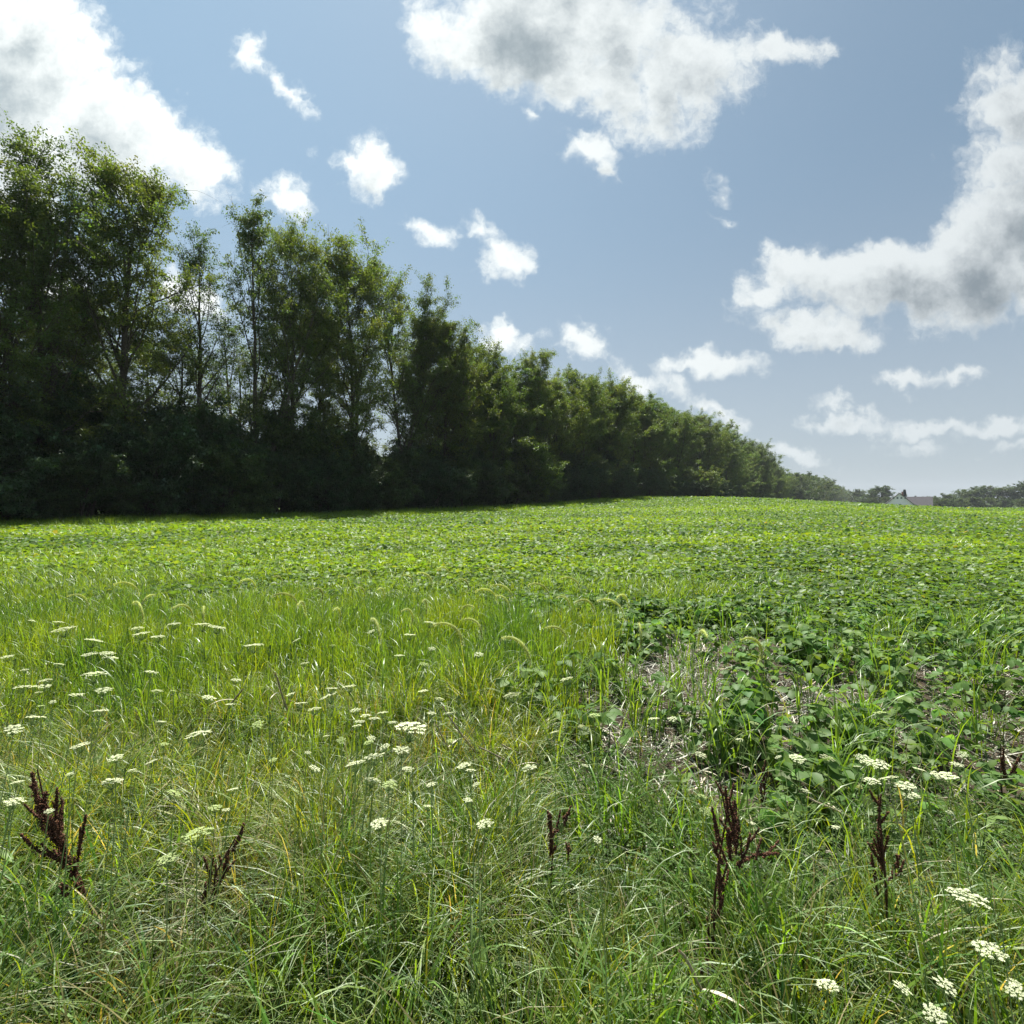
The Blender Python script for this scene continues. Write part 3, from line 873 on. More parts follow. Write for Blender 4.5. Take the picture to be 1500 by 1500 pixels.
def build_carrots():
    r = np.random.default_rng(9)
    heads = {'w': [umbel_proto(r, .5, False) for _ in range(3)], 'd': [umbel_proto(r, 1.1, False) for _ in range(2)], 'g': [umbel_proto(r, .7, True) for _ in range(2)]}
    buds = [bud_proto(r) for _ in range(2)]
    stems = [carrot_stem(r, h) for h in (.50, .58, .66, .74)]
    SH = (.50, .58, .66, .74)
    def side(px): return 'left' if px < 420 else ('centre' if px < 850 else 'right')
    for i, (px, py, w, lk) in enumerate(UMB):
        k = int(r.integers(4))
        H = SH[k]
        if py > 1300: H = .55; k = 1
        d = (CAMZ-H)*F/(py-735)
        for _ in range(2): d = (CAMZ-H-float(terrain((px-750)/F*d, d)))*F/(py-735)
        D = max(w*d/F*1.05, .024)
        x = (px-750)/F*d; g0 = float(terrain(x, d))
        sc = H/SH[k]
        size = 'large' if w >= 30 else ('medium' if w >= 19 else 'small')
        lab = f'{size} {LOOKW[lk]} wild carrot {place_words(px, py)}'
        t = thing('wild_carrot', lab, 'wild flower', (x, d, g0), 0, 1.0, (), 'wild carrot flowers in the foreground verge', (-.20 if lk == 'w' else -.05, 0))
        t.location.y -= H*(.195 if lk == 'w' else .05)
        st = obj('stem', stems[k][0], t); st.scale = (1, 1, sc)
        lf = obj('foliage', stems[k][1], t)
        if lk == 'b':
            h = obj('flower_head', buds[int(r.integers(2))], t); h.scale = (D*1.1,)*3; h.location = (0, 0, H*sc+D*.45)
        else:
            pr = heads[lk][int(r.integers(len(heads[lk])))]
            h = obj('flower_head', pr[1], t); h.scale = (D,)*3; h.location = (0, 0, H*1.0+D*.38)
            h.rotation_euler = (r.normal(0, .15), r.normal(0, .2), r.uniform(0, 6))
            ry = obj('rays', pr[0], h)


build_carrots()

# ------------------------------------------------------------------ dead curly dock
def dock(plant, d, stem, branches, label, seed, leaves=3):
    """stem and branches are pixel polylines at depth d; branches = (polyline, thickness px)"""
    r = np.random.default_rng(seed)
    bx, by = stem[0]
    o0 = at(bx, by, d); g0 = float(terrain(o0[0], d)); o0[2] = g0
    root = thing('curly_dock', label, 'dead weed', tuple(o0), 0, 1.0, (), 'dead curly dock stalks')
    def poly(pl, start_off=0.0):
        P = np.array([at(p[0], p[1], d) for p in pl])-o0
        off = np.cumsum(r.normal(0, .018, len(P))); P[:, 1] += off-off[0]+start_off
        return P
    def dense(P, k=6):
        t = np.linspace(0, len(P)-1, (len(P)-1)*k+1); i = np.minimum(t.astype(int), len(P)-2); f = (t-i)[:, None]
        return P[i]*(1-f)+P[i+1]*f
    sp = poly(stem); sp[0, 2] = -.02
    a = Acc(); q = dense(sp); a.add(*tube(q, np.linspace(.0055, .002, len(q)), 6), (.055, .024, .014))
    br = []
    for (pl, th) in branches:
        P = poly(pl, r.normal(0, .01)); br.append((P, th*.76))
        for q_ in range(2):
            t_ = r.uniform(.1, .7); b_ = P[0]*(1-t_)+P[-1]*t_; v_ = (P[-1]-P[0]); L_ = np.linalg.norm(v_)*r.uniform(.3, .55)
            v_ = v_/np.linalg.norm(v_)+r.normal(0, .38, 3)+np.array([0, 0, .25]); v_ /= np.linalg.norm(v_)
            S_ = np.array([b_, b_+v_*L_*.5, b_+v_*L_+np.array([0, 0, .01])]); br.append((S_, 5.5))
            a.add(*tube(S_, [.0016, .0012, .0008], 4), (.05, .022, .014))
        q = dense(P); a.add(*tube(q, np.linspace(.0028, .001, len(q)), 5), (.05, .022, .014))
    obj('stem', a.mesh('dock_stem', M_SEED, True), root)
    T = np.array([(0, 0, 1), (.55, 0, 0), (-.28, .48, 0), (-.28, -.48, 0), (0, 0, -1)], float)
    TF = [np.array([(0, 1, 2), (0, 2, 3), (0, 3, 1), (4, 2, 1), (4, 3, 2), (4, 1, 3)])]
    for (P, th) in br:
        q = dense(P, 10); seg = np.linalg.norm(np.diff(q, axis=0), axis=1); L = seg.sum()
        rad = th/F*d*.5
        n = int(L*rad*2.1e5)+60
        t = r.uniform(0, 1, n); i = np.minimum((t*(len(q)-1)).astype(int), len(q)-2); f = (t*(len(q)-1)-i)[:, None]
        c = q[i]*(1-f)+q[i+1]*f
        prof = rad*(1-.65*t**2.5)*np.minimum(1, .5+4*t)*(.62+.38*(np.sin(t*L/.022*2*pi/1.4) > -.2))
        v = r.normal(0, 1, (n, 3)); v /= np.linalg.norm(v, axis=1, keepdims=True)
        p = c+v*(prof*np.abs(r.normal(.45, .42, n)))[:, None]
        s = r.uniform(.0024, .0048, n)
        col = np.repeat([[.075, .030, .016]], n, 0)*np.exp(r.normal(0, .45, (n, 1)))
        li = r.random(n) < .10; col[li] = np.array([.15, .075, .035])
        V, Fs, cc = stamp(T, TF, p, euler(r.uniform(0, 6.28, n), r.uniform(0, 3, n)), np.stack([s*1.2, s, s*1.1], 1), col)
        sa = Acc(); sa.add(V, Fs, cc)
        obj('seed_head', sa.mesh('dock_seeds', M_SEED), root)
    # withered rust-brown leaves low on the stem
    for k in range(leaves):
        p = sp[0]*.8+sp[min(1, len(sp)-1)]*.2*r.uniform(.2, 2.0); az = np.array([r.uniform(0, 6.28)])
        V, Fq, m, _ = ribbons((p+np.array([0, 0, .05]))[None], az, np.array([r.uniform(.08, .16)]), np.array([r.uniform(.012, .022)]), np.array([.9]), np.array([2.0]), 7, np.array([2.5]))
        sa = Acc(); sa.add(V, Fq, np.array([.16, .065, .03])*r.uniform(.6, 1.4)); obj('withered_leaf', sa.mesh('dock_leaf', M_DRY), root)


dock('a', 1.72, [(152, 1432), (140, 1375), (108, 1290), (82, 1225), (60, 1180), (46, 1132)],
     [([(62, 1190), (46, 1132)], 19), ([(84, 1235), (66, 1195), (60, 1165)], 26), ([(98, 1262), (78, 1215), (76, 1160)], 18), ([(92, 1245), (58, 1215), (42, 1188)], 13),
      ([(100, 1268), (60, 1240), (46, 1212)], 12), ([(106, 1285), (92, 1230), (86, 1190)], 24), ([(108, 1285), (112, 1235), (117, 1200)], 12), ([(100, 1275), (70, 1250)], 12),
      ([(118, 1310), (104, 1270)], 18), ([(112, 1295), (100, 1310), (92, 1300)], 10), ([(150, 1380), (140, 1350), (148, 1335)], 16), ([(145, 1400), (135, 1340)], 12)],
     'large leaning dark brown dock stalk by the left edge, widest of the dead weeds', 1)
dock('b', 1.75, [(322, 1430), (300, 1335), (318, 1300), (330, 1262), (352, 1218)],
     [([(338, 1250), (352, 1214)], 12), ([(325, 1290), (332, 1250)], 10), ([(300, 1325), (303, 1290), (308, 1262)], 9), ([(316, 1305), (327, 1275), (330, 1252)], 8),
      ([(312, 1318), (322, 1290)], 8), ([(296, 1330), (300, 1300)], 7)],
     'thin forked dark dock stalk left of centre, behind pale grass', 2, 1)
dock('c', 1.85, [(796, 1430), (800, 1340), (806, 1280), (808, 1235), (806, 1190)],
     [([(808, 1235), (805, 1190)], 16), ([(808, 1225), (826, 1212), (838, 1190)], 13), ([(806, 1262), (808, 1228)], 9), ([(832, 1262), (834, 1240)], 5)],
     'small forked dock stalk with a Y shaped dark top in the middle of the verge', 3, 1)
dock('d', 1.66, [(1042, 1445), (1044, 1400), (1052, 1320), (1062, 1260), (1066, 1200), (1056, 1146)],
     [([(1066, 1200), (1056, 1144)], 13), ([(1074, 1235), (1070, 1190), (1064, 1165)], 18), ([(1080, 1255), (1086, 1215), (1085, 1185)], 15), ([(1064, 1262), (1048, 1225), (1042, 1190)], 9),
      ([(1060, 1268), (1050, 1250), (1046, 1238)], 12), ([(1072, 1262), (1068, 1215)], 20), ([(1052, 1320), (1048, 1280), (1044, 1245)], 11), ([(1056, 1318), (1068, 1295), (1073, 1285)], 8),
      ([(1080, 1268), (1105, 1256), (1134, 1243)], 12), ([(1042, 1408), (1040, 1380), (1040, 1350)], 14), ([(1050, 1345), (1056, 1310)], 11), ([(1082, 1270), (1092, 1240), (1094, 1215)], 9)],
     'tallest dark brown dock stalk right of centre, with a side arm reaching right', 4, 4)
dock('e', 1.75, [(1300, 1400), (1293, 1340), (1288, 1280), (1285, 1220), (1286, 1164)],
     [([(1287, 1215), (1286, 1162)], 8), ([(1288, 1262), (1284, 1210)], 13), ([(1290, 1290), (1292, 1250), (1294, 1218)], 9), ([(1298, 1290), (1306, 1268), (1312, 1248)], 8),
      ([(1290, 1320), (1284, 1280), (1280, 1255)], 7), ([(1297, 1375), (1292, 1340)], 7)],
     'slim upright dark dock spike on the right, below white carrot flowers', 5, 1)
dock('f', 2.35, [(1122, 1262), (1120, 1200), (1122, 1128)], [([(1121, 1175), (1121, 1128)], 8), ([(1121, 1190), (1116, 1150)], 6)],
     'short dark dock spike just right of the tallest one, farther back', 6, 0)
dock('g', 2.6, [(1470, 1230), (1468, 1150), (1466, 1090)], [([(1468, 1140), (1462, 1092)], 9), ([(1470, 1145), (1480, 1100)], 8), ([(1472, 1150), (1488, 1120)], 7)],
     'dark dock clump among soybean leaves near the right edge', 7, 0)

# ------------------------------------------------------------------ foxtail grass with arching bristly heads
def foxtail_proto(r, H, arch):
    st = Acc(); hd = Acc()
    V, Fq, m, P = ribbons(np.array([[0, 0, -.01]]), np.array([0.]), np.array([H]), np.array([.003]), np.array([.04]), np.array([.7]), 8, pw=3.5)
    st.add(*tube(P[0], np.linspace(.0018, .001, 9), 4), (.13, .19, .05))
    L = .17+.06*r.random(); k = 14; th = .95; p = P[0, -1].copy(); path = [p.copy()]
    for i in range(k):
        th += arch/k; p = p+np.array([sin(th), 0, cos(th)])*L/k; path.append(p.copy())
    path = np.array(path)
    hd.add(*tube(path, .0075*np.sin(np.linspace(.35, 2.95, k+1)), 6), (.36, .42, .15))
    n = 560
    t = r.uniform(0, k-.01, n); i = t.astype(int); f = (t-i)[:, None]; c = path[i]*(1-f)+path[i+1]*f
    v = r.normal(0, 1, (n, 3)); v /= np.linalg.norm(v, axis=1, keepdims=True)
    az = np.arctan2(v[:, 1], v[:, 0]); thv = np.arccos(np.clip(v[:, 2], -1, 1))
    V, Fq, m, _ = ribbons(c, az, r.uniform(.011, .020, n), np.full(n, .0020), thv, np.zeros(n), 1)
    hd.add(V, Fq, (.52, .60, .34))
    n = 5
    lf = Acc()
    V, Fq, m, _ = ribbons(np.stack([np.zeros(n), np.zeros(n), np.linspace(.02, H*.6, n)], 1), r.uniform(0, 6.28, n), r.uniform(.18, .32, n), r.uniform(.007, .012, n), np.full(n, .25), r.uniform(.8, 2., n), 7)
    lf.add(V, Fq, (.12, .2, .035))
    return st.mesh('foxtail_stem', M_STEM, True), hd.mesh('foxtail_head', M_GRASS), lf.mesh('foxtail_leaf', M_GRASS)


FOX = [(585, 840), (615, 838), (655, 870), (690, 835), (700, 872), (540, 870), (560, 905), (500, 868), (470, 850), (650, 905), (710, 832), (790, 880), (805, 890), (760, 922),
       (690, 928), (530, 900), (430, 870), (420, 900), (350, 880), (300, 885), (250, 868), (610, 890), (585, 915), (735, 860), (470, 905), (120, 860), (60, 880), (180, 880),
       (560, 845), (785, 850), (830, 880), (640, 850), (880, 885), (930, 905), (1055, 955), (1035, 940), (380, 850), (320, 860), (505, 838), (680, 860), (720, 895), (210, 905)]


def build_foxtails():
    r = np.random.default_rng(13)
    H = (.86, .94, 1.02); protos = [foxtail_proto(r, h, a) for h, a in zip(H, (2.5, 2.9, 2.1))]
    for (px, py) in FOX:
        k = int(r.integers(3)); hh = H[k]*.95
        d = (CAMZ-hh)*F/(py-735)
        for _ in range(3): d = (CAMZ-hh-float(terrain((px-750)/F*d, d)))*F/(py-735)
        x = (px-750)/F*d
        thing('foxtail_grass', 'foxtail grass stalk with an arching bristly seed head above the tall grass', 'grass stalk', (x, d, float(terrain(x, d))), r.normal(.4, .9),
              1.0, (('stem', protos[k][0]), ('seed_head', protos[k][1]), ('foliage', protos[k][2])), 'foxtail grass stalks')


build_foxtails()


# ------------------------------------------------------------------ broad-leaved weeds
def build_weeds():
    r = np.random.default_rng(29)
    protos = []
    for H, nl, w in ((.24, 14, .30), (.16, 9, .38), (.30, 18, .24)):
        st = Acc(); lf = Acc(); P = np.array([(0, 0, -.02), (.01, .0, H*.5), (.02, .01, H)])
        st.add(*tube(P, [.004, .003, .0015], 5), (.10, .15, .05))
        for i in range(nl):
            f = (i+.5)/nl; p = P[0]*(1-f)+P[2]*f; az = i*2.4
            V, Fs, cc = stamp(LEAF8, LEAF8_F, p[None], euler(np.array([az]), np.array([-.75+r.normal(0, .25)+.9*(1-f)]), np.array([r.normal(0, .2)])),
                              np.array([[.11*w*1.5, .11, .09]])*(1.15-.5*f)*r.uniform(.8, 1.2), np.array([[.12, .19, .04]])*r.uniform(.8, 1.3))
            lf.add(V, Fs, cc)
        protos.append((st.mesh('weed_stem', M_STEM, True), lf.mesh('weed_leaves', M_SOY, True)))
    for (px, py, h, k, lab) in [(690, 1440, .25, 1, 'small bright broad leaved weed at the bottom edge, just left of the tall blades'), (528, 1330, .30, 2, 'broad leaved weed standing below a white flower left of centre'), (14, 1265, .27, 0, 'broad leaved weed cut by the left edge beside the leaning dock'),
                                (1165, 1425, .24, 2, 'pale upright leafy weed right of the tallest dock stalk'), (672, 1290, .25, 1, 'low weed with rounded leaves in the middle of the verge'), (1000, 1130, .22, 1, 'low leafy weed on the soil beside the bare patch'),
                                (905, 965, .30, 0, 'light green leafy weed growing in the middle of the bare patch'), (230, 1410, .22, 0, 'leafy weed in the shade at the bottom left'), (1250, 1195, .2, 2, 'leafy weed between straw and beans on the right'),
                                (1045, 985, .34, 2, 'upright leafy weed on the right side of the bare patch'), (1440, 1190, .28, 0, 'leafy weed in front of the beans near the right edge'), (870, 1410, .2, 1, 'low weed at the bottom, right of centre')]:
        d = (CAMZ-h)*F/(py-735); x = (px-750)/F*d
        thing('broadleaf_weed', lab, 'weed', (x, d, float(terrain(x, d))), r.uniform(0, 6.28), h/(.24, .16, .30)[k], (('stem', protos[k][0]), ('foliage', protos[k][1])), 'broad leaved weeds')


build_weeds()

# ------------------------------------------------------------------ dead corn stalks lying in the verge
def build_stalks():
    r = np.random.default_rng(17)
    L = [((648, 1035), (702, 1108), .52, 'pale jointed dead stalk leaning down to the right, left of the long straight one'), ((703, 1096), (790, 1134), .34, 'long straight pale dead stalk lying left of the bare soil'),
         ((735, 1090), (763, 1106), .34, 'short pale dead stalk just above the long straight one'), ((1182, 1168), (1265, 1212), .26, 'pale dead stalk lying on the right side of the verge'),
         ((330, 1044), (356, 1012), .55, 'grey weathered dead stalk tilted up to the right in the left grass'), ((428, 1062), (404, 985), .60, 'grey bent dead stalk standing in the left grass'),
         ((880, 1120), (945, 1152), .2, 'pale dead stalk on the soil below the bare patch'), ((1000, 1110), (1045, 1138), .10, 'small pale dead stalk right of the bare patch'),
         ((838, 985), (880, 970), .08, 'thin dead stalk across the left of the bare patch'), ((912, 930), (935, 945), .07, 'thin dead stalk at the far side of the bare patch'),
         ((1230, 1300), (1300, 1295), .07, 'pale dead stalk lying behind the slim dock spike'), ((640, 1062), (668, 1112), .45, 'thin grey dead stalk behind the biggest carrot flower'),
         ((995, 1395), (1040, 1490), .42, 'long pale dead stalk slanting down at the bottom right of centre'), ((143, 1390), (152, 1450), .18, 'pale straight dead stalk at the foot of the leaning dock')]
    for (p, q, h, lab) in L:
        d0 = (CAMZ-h)*F/(p[1]-735); h1 = max(h*.35, .04)
        d1 = (CAMZ-h1)*F/(q[1]-735)
        if q[1] < p[1]: d0 = (CAMZ-h1)*F/(p[1]-735); d1 = (CAMZ-h)*F/(q[1]-735)
        A = at(*p, d0); B = at(*q, d1)
        k = 9; t = np.linspace(0, 1, k)[:, None]
        P = A*(1-t)+B*t+np.cumsum(r.normal(0, .0022, (k, 3)), 0)
        rad = np.full(k, r.uniform(.0035, .006)); rad[[3, 6]] *= 1.5
        c = P[0].copy()
        a = Acc(); a.add(*tube(P-c, rad, 7), np.array([.40, .34, .24])*r.uniform(.65, 1.15))
        # a torn papery sheath
        V, Fq, m, _ = ribbons((P[5]-c)[None], np.array([r.uniform(0, 6.28)]), np.array([.14]), np.array([.012]), np.array([1.2]), np.array([.9]), 6, np.array([1.5]))
        a.add(V, Fq, (.42, .37, .26))
        o = obj('dead_stalk', a.mesh('dead_stalk', M_DRY, True)); o.location = c
        tag(o, lab, 'dead stalk', 'dead stalks lying in the verge')


build_stalks()

# ------------------------------------------------------------------ trees
def grow_tree(seed, H, spread, stems=1, first=.22, limbs=24, subs=7, twigs=5, leaves=55, leafsize=.11, dense=1.0, up=.75, color=(.05, .085, .018), twiglen=.9, sides=(9, 5, 4, 3), topw=.75, droop=.3, mat=None, trunk_r=None):
    r = np.random.default_rng(seed)
    br = Acc(); pos = []; tint = []
    bark = np.array([.075, .062, .05])
    trunk_r = trunk_r or H*.0115
    def path(p0, d, L, k, wob, lift):
        P = [p0]; p = p0; d = d/np.linalg.norm(d)
        for i in range(k):
            d = d+r.normal(0, wob, 3)+np.array([0, 0, lift]); d /= np.linalg.norm(d)
            p = p+d*L/k; P.append(p)
        return np.array(P)
    tips = []
    for s in range(stems):
        a0 = r.uniform(0, 6.28); ln = .02 if stems == 1 else r.uniform(.06, .20)
        b = np.array([cos(a0)*.25*(stems > 1), sin(a0)*.25*(stems > 1), -.2])
        hs = H*.88*(1 if s == 0 else r.uniform(.74, .99))
        T = path(b, np.array([cos(a0)*ln, sin(a0)*ln, 1]), hs*.97, 14, .035, .03)
        T[:, 2] *= hs*.97/max(T[-1, 2], .1)
        tr = trunk_r*(1 if stems == 1 else .72)
        fr = np.linspace(0, 1, 15); R = tr*(1-fr)**.8*1.0+.02; R[0] *= 1.35
        br.add(*tube(T, R, sides[0]), bark)
        nl = int(limbs/stems)
        for i in range(nl):
            f = first+(1-first)*((i+r.random())/nl)**.85; f = min(f, .985)
            x = f*14; k = min(int(x), 13); p0 = T[k]*(1-(x-k))+T[k+1]*(x-k)
            g = (f-first)/(1-first)
            # crown profile
            prof = min(1, .6+g*2.2)*max(.40, (max(0, 1-g**3.2))**.6)
            L = spread*prof*r.uniform(.7, 1.25)+.5
            az = r.uniform(0, 6.28)
            el = up+r.normal(0, .24)+.25*g+.35*max(0, g-.75)*4*.5
            P = path(p0, np.array([cos(az)*cos(el), sin(az)*cos(el), sin(el)]), L, 6, .10, .05)
            r0 = max(.012, R[k]*.42)
            br.add(*tube(P, np.linspace(r0, .010, 7), sides[1]), bark)
            for j in range(subs):
                q = 1+5*((j+r.random())/subs); kk = min(int(q), 5); p1 = P[kk]*(1-(q-kk))+P[kk+1]*(q-kk)
                dd = P[kk+1]-P[kk]; dd /= np.linalg.norm(dd)
                dd = dd+r.normal(0, .65, 3)
                L2 = max(.35, L*.34*r.uniform(.6, 1.3))
                Q = path(p1, dd, L2, 3, .12, .03)
                br.add(*tube(Q, np.linspace(max(.008, r0*.3), .006, 4), sides[2]), bark)
                for m in range(twigs):
                    u = r.uniform(.3, 3); ku = min(int(u), 2); p2 = Q[ku]*(1-(u-ku))+Q[ku+1]*(u-ku)
                    d2 = Q[ku+1]-Q[ku]; d2 = d2/np.linalg.norm(d2)+r.normal(0, .6, 3)+np.array([0, 0, -droop*.4])
                    W = path(p2, d2, twiglen*r.uniform(.5, 1.2), 3, .1, -droop*.35)
                    if sides[3]: br.add(*tube(W, [.006, .005, .004, .003], sides[3]), bark)
                    tips.append(W)
    tips = np.array(tips); nt = len(tips)
    keep = r.random(nt) < dense; tips = tips[keep]; nt = len(tips)
    nl = r.poisson(leaves, nt); idx = np.repeat(np.arange(nt), nl); n = len(idx)
    t = r.random(n)*3; k = np.minimum(t.astype(int), 2); f = (t-k)[:, None]
    c = tips[idx, k]*(1-f)+tips[idx, k+1]*f+r.normal(0, .13*twiglen, (n, 3))*np.array([1, 1, .7])
    tc = np.exp(r.normal(0, .16, nt)); hue = np.exp(r.normal(0, .10, nt))
    col = np.array(color)[None]*(tc[idx]*np.exp(r.normal(0, .15, n)))[:, None]; col[:, 0] *= hue[idx]
    V, Fs, cc = stamp(LEAF4, LEAF4_F, c, euler(r.uniform(0, 6.28, n), r.normal(droop+.2, .5, n), r.normal(0, .5, n)),
                      leafsize*np.exp(r.normal(0, .25, n)), col)
    lf = Acc(); lf.add(V, Fs, cc)
    Vl = np.concatenate(lf.V); zt = np.percentile(Vl[:, 2], 99.95)
    topm = Vl[Vl[:, 2] > zt*.9][:, :2].mean(0)*.85; zs = H/zt
    for A in (br, lf):
        for W_ in A.V:
            W_[:, :2] -= topm*np.clip(W_[:, 2:3]/zt, 0, 1); W_[:, 2] *= zs
    return br.mesh('tree_wood', M_BARK, True), lf.mesh('tree_leaves', mat or M_TREE)


def build_trees():
    r = np.random.default_rng(23)
    nom = 20.0
    G1 = (.078, .112, .034); G2 = (.108, .142, .038); G3 = (.055, .090, .036)
    tall = [grow_tree(101, nom, 5.2, 2, .14, 40, 7, 5, 50, .125, .82, .85, G1, 1.0),
            grow_tree(102, nom, 4.8, 1, .16, 38, 7, 5, 48, .125, .80, .80, G2, 1.0),
            grow_tree(103, nom, 5.4, 3, .12, 42, 6, 5, 48, .125, .85, .95, G1, 1.0),
            grow_tree(104, nom, 5.4, 2, .12, 42, 7, 5, 52, .125, .90, .80, G2, 1.0)]
    airy = [grow_tree(105, nom, 4.4, 2, .25, 26, 6, 4, 40, .12, .75, 1.0, G1, 1.0), grow_tree(106, nom, 4.2, 1, .2, 26, 6, 4, 36, .12, .7, .95, G3, 1.0)]
    full = [grow_tree(111, nom, 6.6, 3, .05, 48, 7, 5, 52, .17, 1., .7, G2, 1.2), grow_tree(112, nom, 6.2, 4, .05, 48, 7, 5, 50, .17, 1., .8, G1, 1.2),
            grow_tree(113, nom, 6.8, 2, .05, 50, 7, 5, 50, .17, 1., .65, (.092, .140, .036), 1.2)]
    bush = [grow_tree(121, 6., 2.7, 4, .0, 46, 6, 5, 40, .15, 1., .35, G3, .75, (6, 4, 3, 0), mat=M_SHRUB, trunk_r=.09), grow_tree(122, 6., 3.0, 5, .0, 46, 6, 5, 40, .15, 1., .3, (.040, .075, .03), .75, (6, 4, 3, 0), mat=M_SHRUB, trunk_r=.09),
            grow_tree(123, 6., 2.8, 4, .0, 46, 6, 5, 36, .17, 1., .4, (.062, .098, .03), .8, (6, 4, 3, 0), mat=M_SHRUB, trunk_r=.09)]
    far = [grow_tree(131, 14., 6.5, 3, .02, 40, 5, 3, 30, .42, 1., .4, (.055, .082, .028), 1.4, (5, 3, 3, 0)), grow_tree(132, 14., 7., 2, .02, 40, 5, 3, 30, .42, 1., .35, (.045, .075, .028), 1.4, (5, 3, 3, 0)),
           grow_tree(133, 14., 7.4, 3, .02, 40, 5, 3, 32, .42, 1., .4, (.062, .09, .03), 1.4, (5, 3, 3, 0))]

    def on_line(px, s=0.0):
        u = (px-750)/F
        # x = LINE_X + K*y + s*hyp, x = u*y
        return (LINE_X+s*math.hypot(1, LINE_K))/(u-LINE_K)
    def put(kind, px, top, s, label, cat='tree', name='tree', protoH=nom, group='trees of the hedgerow', wide=1.0, y=None):
        y = on_line(px, s) if y is None else y
        x = (px-750)/F*y; g0 = float(terrain(x, y))
        Ht = CAMZ-(top-735)/F*y-g0
        sc = Ht/protoH
        ws = (sc*.5+.5*(1 if protoH == nom else sc))*wide*1.13
        pr = kind
        return thing(name, label, cat, (x, y, g0-.1), r.uniform(0, 6.28), (ws, ws, sc), (('trunk', pr[0]), ('crown', pr[1])), group)

    # front row, by the silhouette in the photograph
    FR = [(-60, 215, tall[0], 'tall dark tree at the very left edge, its crown cut by the frame', .9), (8, 262, tall[3], 'dense broad tree filling the left edge of the photo below its taller neighbour', .9),
          (72, 172, airy[0], 'tallest tree of the row, airy top against the cloud on the left', 1.0), (180, 222, tall[1], 'second tallest tree, leafy narrow crown just right of the tallest one', .95),
          (290, 318, airy[1], 'slender sparse tree in the dip between two taller crowns', .75), (375, 298, tall[2], 'tall forked tree with a gap of sky on its left', .85), (432, 318, tall[1], 'narrow tree close against the right side of the tall forked one', .7),
          (512, 342, tall[3], 'broad topped tree third from the left among the high crowns', 1.0), (592, 384, tall[0], 'tree with a dark shoulder where the skyline steps down', .85), (655, 448, full[0], 'round topped tree just below the skyline step', .75),
          (720, 508, full[2], 'light green lower tree in the notch of the skyline', .6), (785, 506, tall[1], 'tree with a pointed top rising from the notch near the centre', .8), (845, 532, full[1], 'full tree right of the pointed one near the centre', .8),
          (895, 542, full[0], 'full tree above the field crest with a ragged top', .85), (948, 572, full[2], 'rounded tree above the middle of the field crest', .9), (985, 590, full[1], 'dense tree left of the pale bush at the crest', .9),
          (1030, 596, full[0], 'rounded tree right behind the pale bush at the crest', 1.0), (1068, 618, full[2], 'dark tree near the end of the high hedgerow', 1.0), (1106, 640, full[1], 'last high tree before the skyline drops to the far trees', 1.1)]
    for (px, top, pr, lab, wd) in FR:
        put(pr, px, top+2, r.normal(0, .3), lab, wide=wd)
    for px, top in [(690, 500), (752, 532), (815, 540), (870, 552), (922, 566), (966, 590), (1008, 602), (1048, 618), (1088, 640), (1128, 668), (618, 455)]:
        near_ = sorted(FR, key=lambda q: abs(q[0]-px))[0]
        put(full[int(r.integers(3))] if px > 640 else tall[int(r.integers(4))], px, top, r.normal(-1.2, .3), 'lower crown just '+('right' if px > near_[0] else 'left')+' of the '+' '.join(near_[3].split()[:8]).rstrip(','), wide=.95, group='trees filling the hedgerow')
    # second row behind
    for px, top in [(-130, 330), (-30, 420), (110, 420), (235, 470), (345, 460), (470, 450), (625, 500), (690, 540), (750, 550), (815, 560), (870, 575), (922, 590), (965, 605), (1010, 620), (1050, 635), (1088, 655)]:
        put([tall[0], tall[2], airy[0], tall[3]][int(r.integers(4))] if px < 640 else full[int(r.integers(3))], px, top, -4.5+r.normal(0, .6), 'shaded tree standing in the back row behind the front trees', group='trees in the back row of the hedgerow')
    # the hedgerow running away behind the crest
    y = 170.
    while y < 1500:
        s = r.normal(0, 1.0); x = LINE_X+LINE_K*y+s; px = 750+F*x/y
        Ht = r.uniform(17, 20.5) + 4.5*float(sm(200, 400, y))
        g0 = float(terrain(x, y)); k = (full if y < 260 else far)[int(r.integers(3))]; ph = nom if y < 260 else 14.
        thing('tree', 'distant hazy green tree where the hedgerow tapers away', 'tree', (x, y, g0-.1), r.uniform(0, 6.28), (Ht/ph*1.0, Ht/ph*1.0, Ht/ph), (('trunk', k[0]), ('crown', k[1])), 'far trees at the end of the hedgerow')
        y *= 1.036
    # understorey bushes
    yb = 21.
    i = 0
    while yb < 165:
        for s, hh in ((r.uniform(1.6, 3.0), r.uniform(4.2, 6.4)), (r.uniform(-1.6, .6), r.uniform(6.5, 9.0)), (r.uniform(-6.5, -4.5), r.uniform(5.0, 8.0))):  # last row is added behind the hedge to block light coming through underneath
            x = LINE_X+LINE_K*yb+s*math.hypot(1, LINE_K); g0 = float(terrain(x, yb)); sc = hh/6.
            k = bush[int(r.integers(3))]; w = max(.9, min(sc, 1.25))
            row = s > 1
            qx = 750+F*x/yb
            zone = ('left of the tallest tree' if qx < 60 else 'below the tallest trees at the left' if qx < 240 else 'below the tall forked tree' if qx < 470 else 'below the broad topped trees' if qx < 680
                    else 'near the light green young tree' if qx < 850 else 'just left of the crest bush' if qx < 1010 else 'beyond the crest bush')
            thing('bush', ('leafy bush at the hedgerow foot, ' if row else 'tall bush between the trunks, ' if s > -3 else 'bush added behind the back trunks to block light, ')+zone, 'bush', (x, yb, g0-.1), r.uniform(0, 6.28), (w, w, sc),
                  (('stems', k[0]), ('foliage', k[1])), 'bushes along the foot of the hedgerow' if row else 'bushes under the trees')
        yb += 2.3+yb*.022
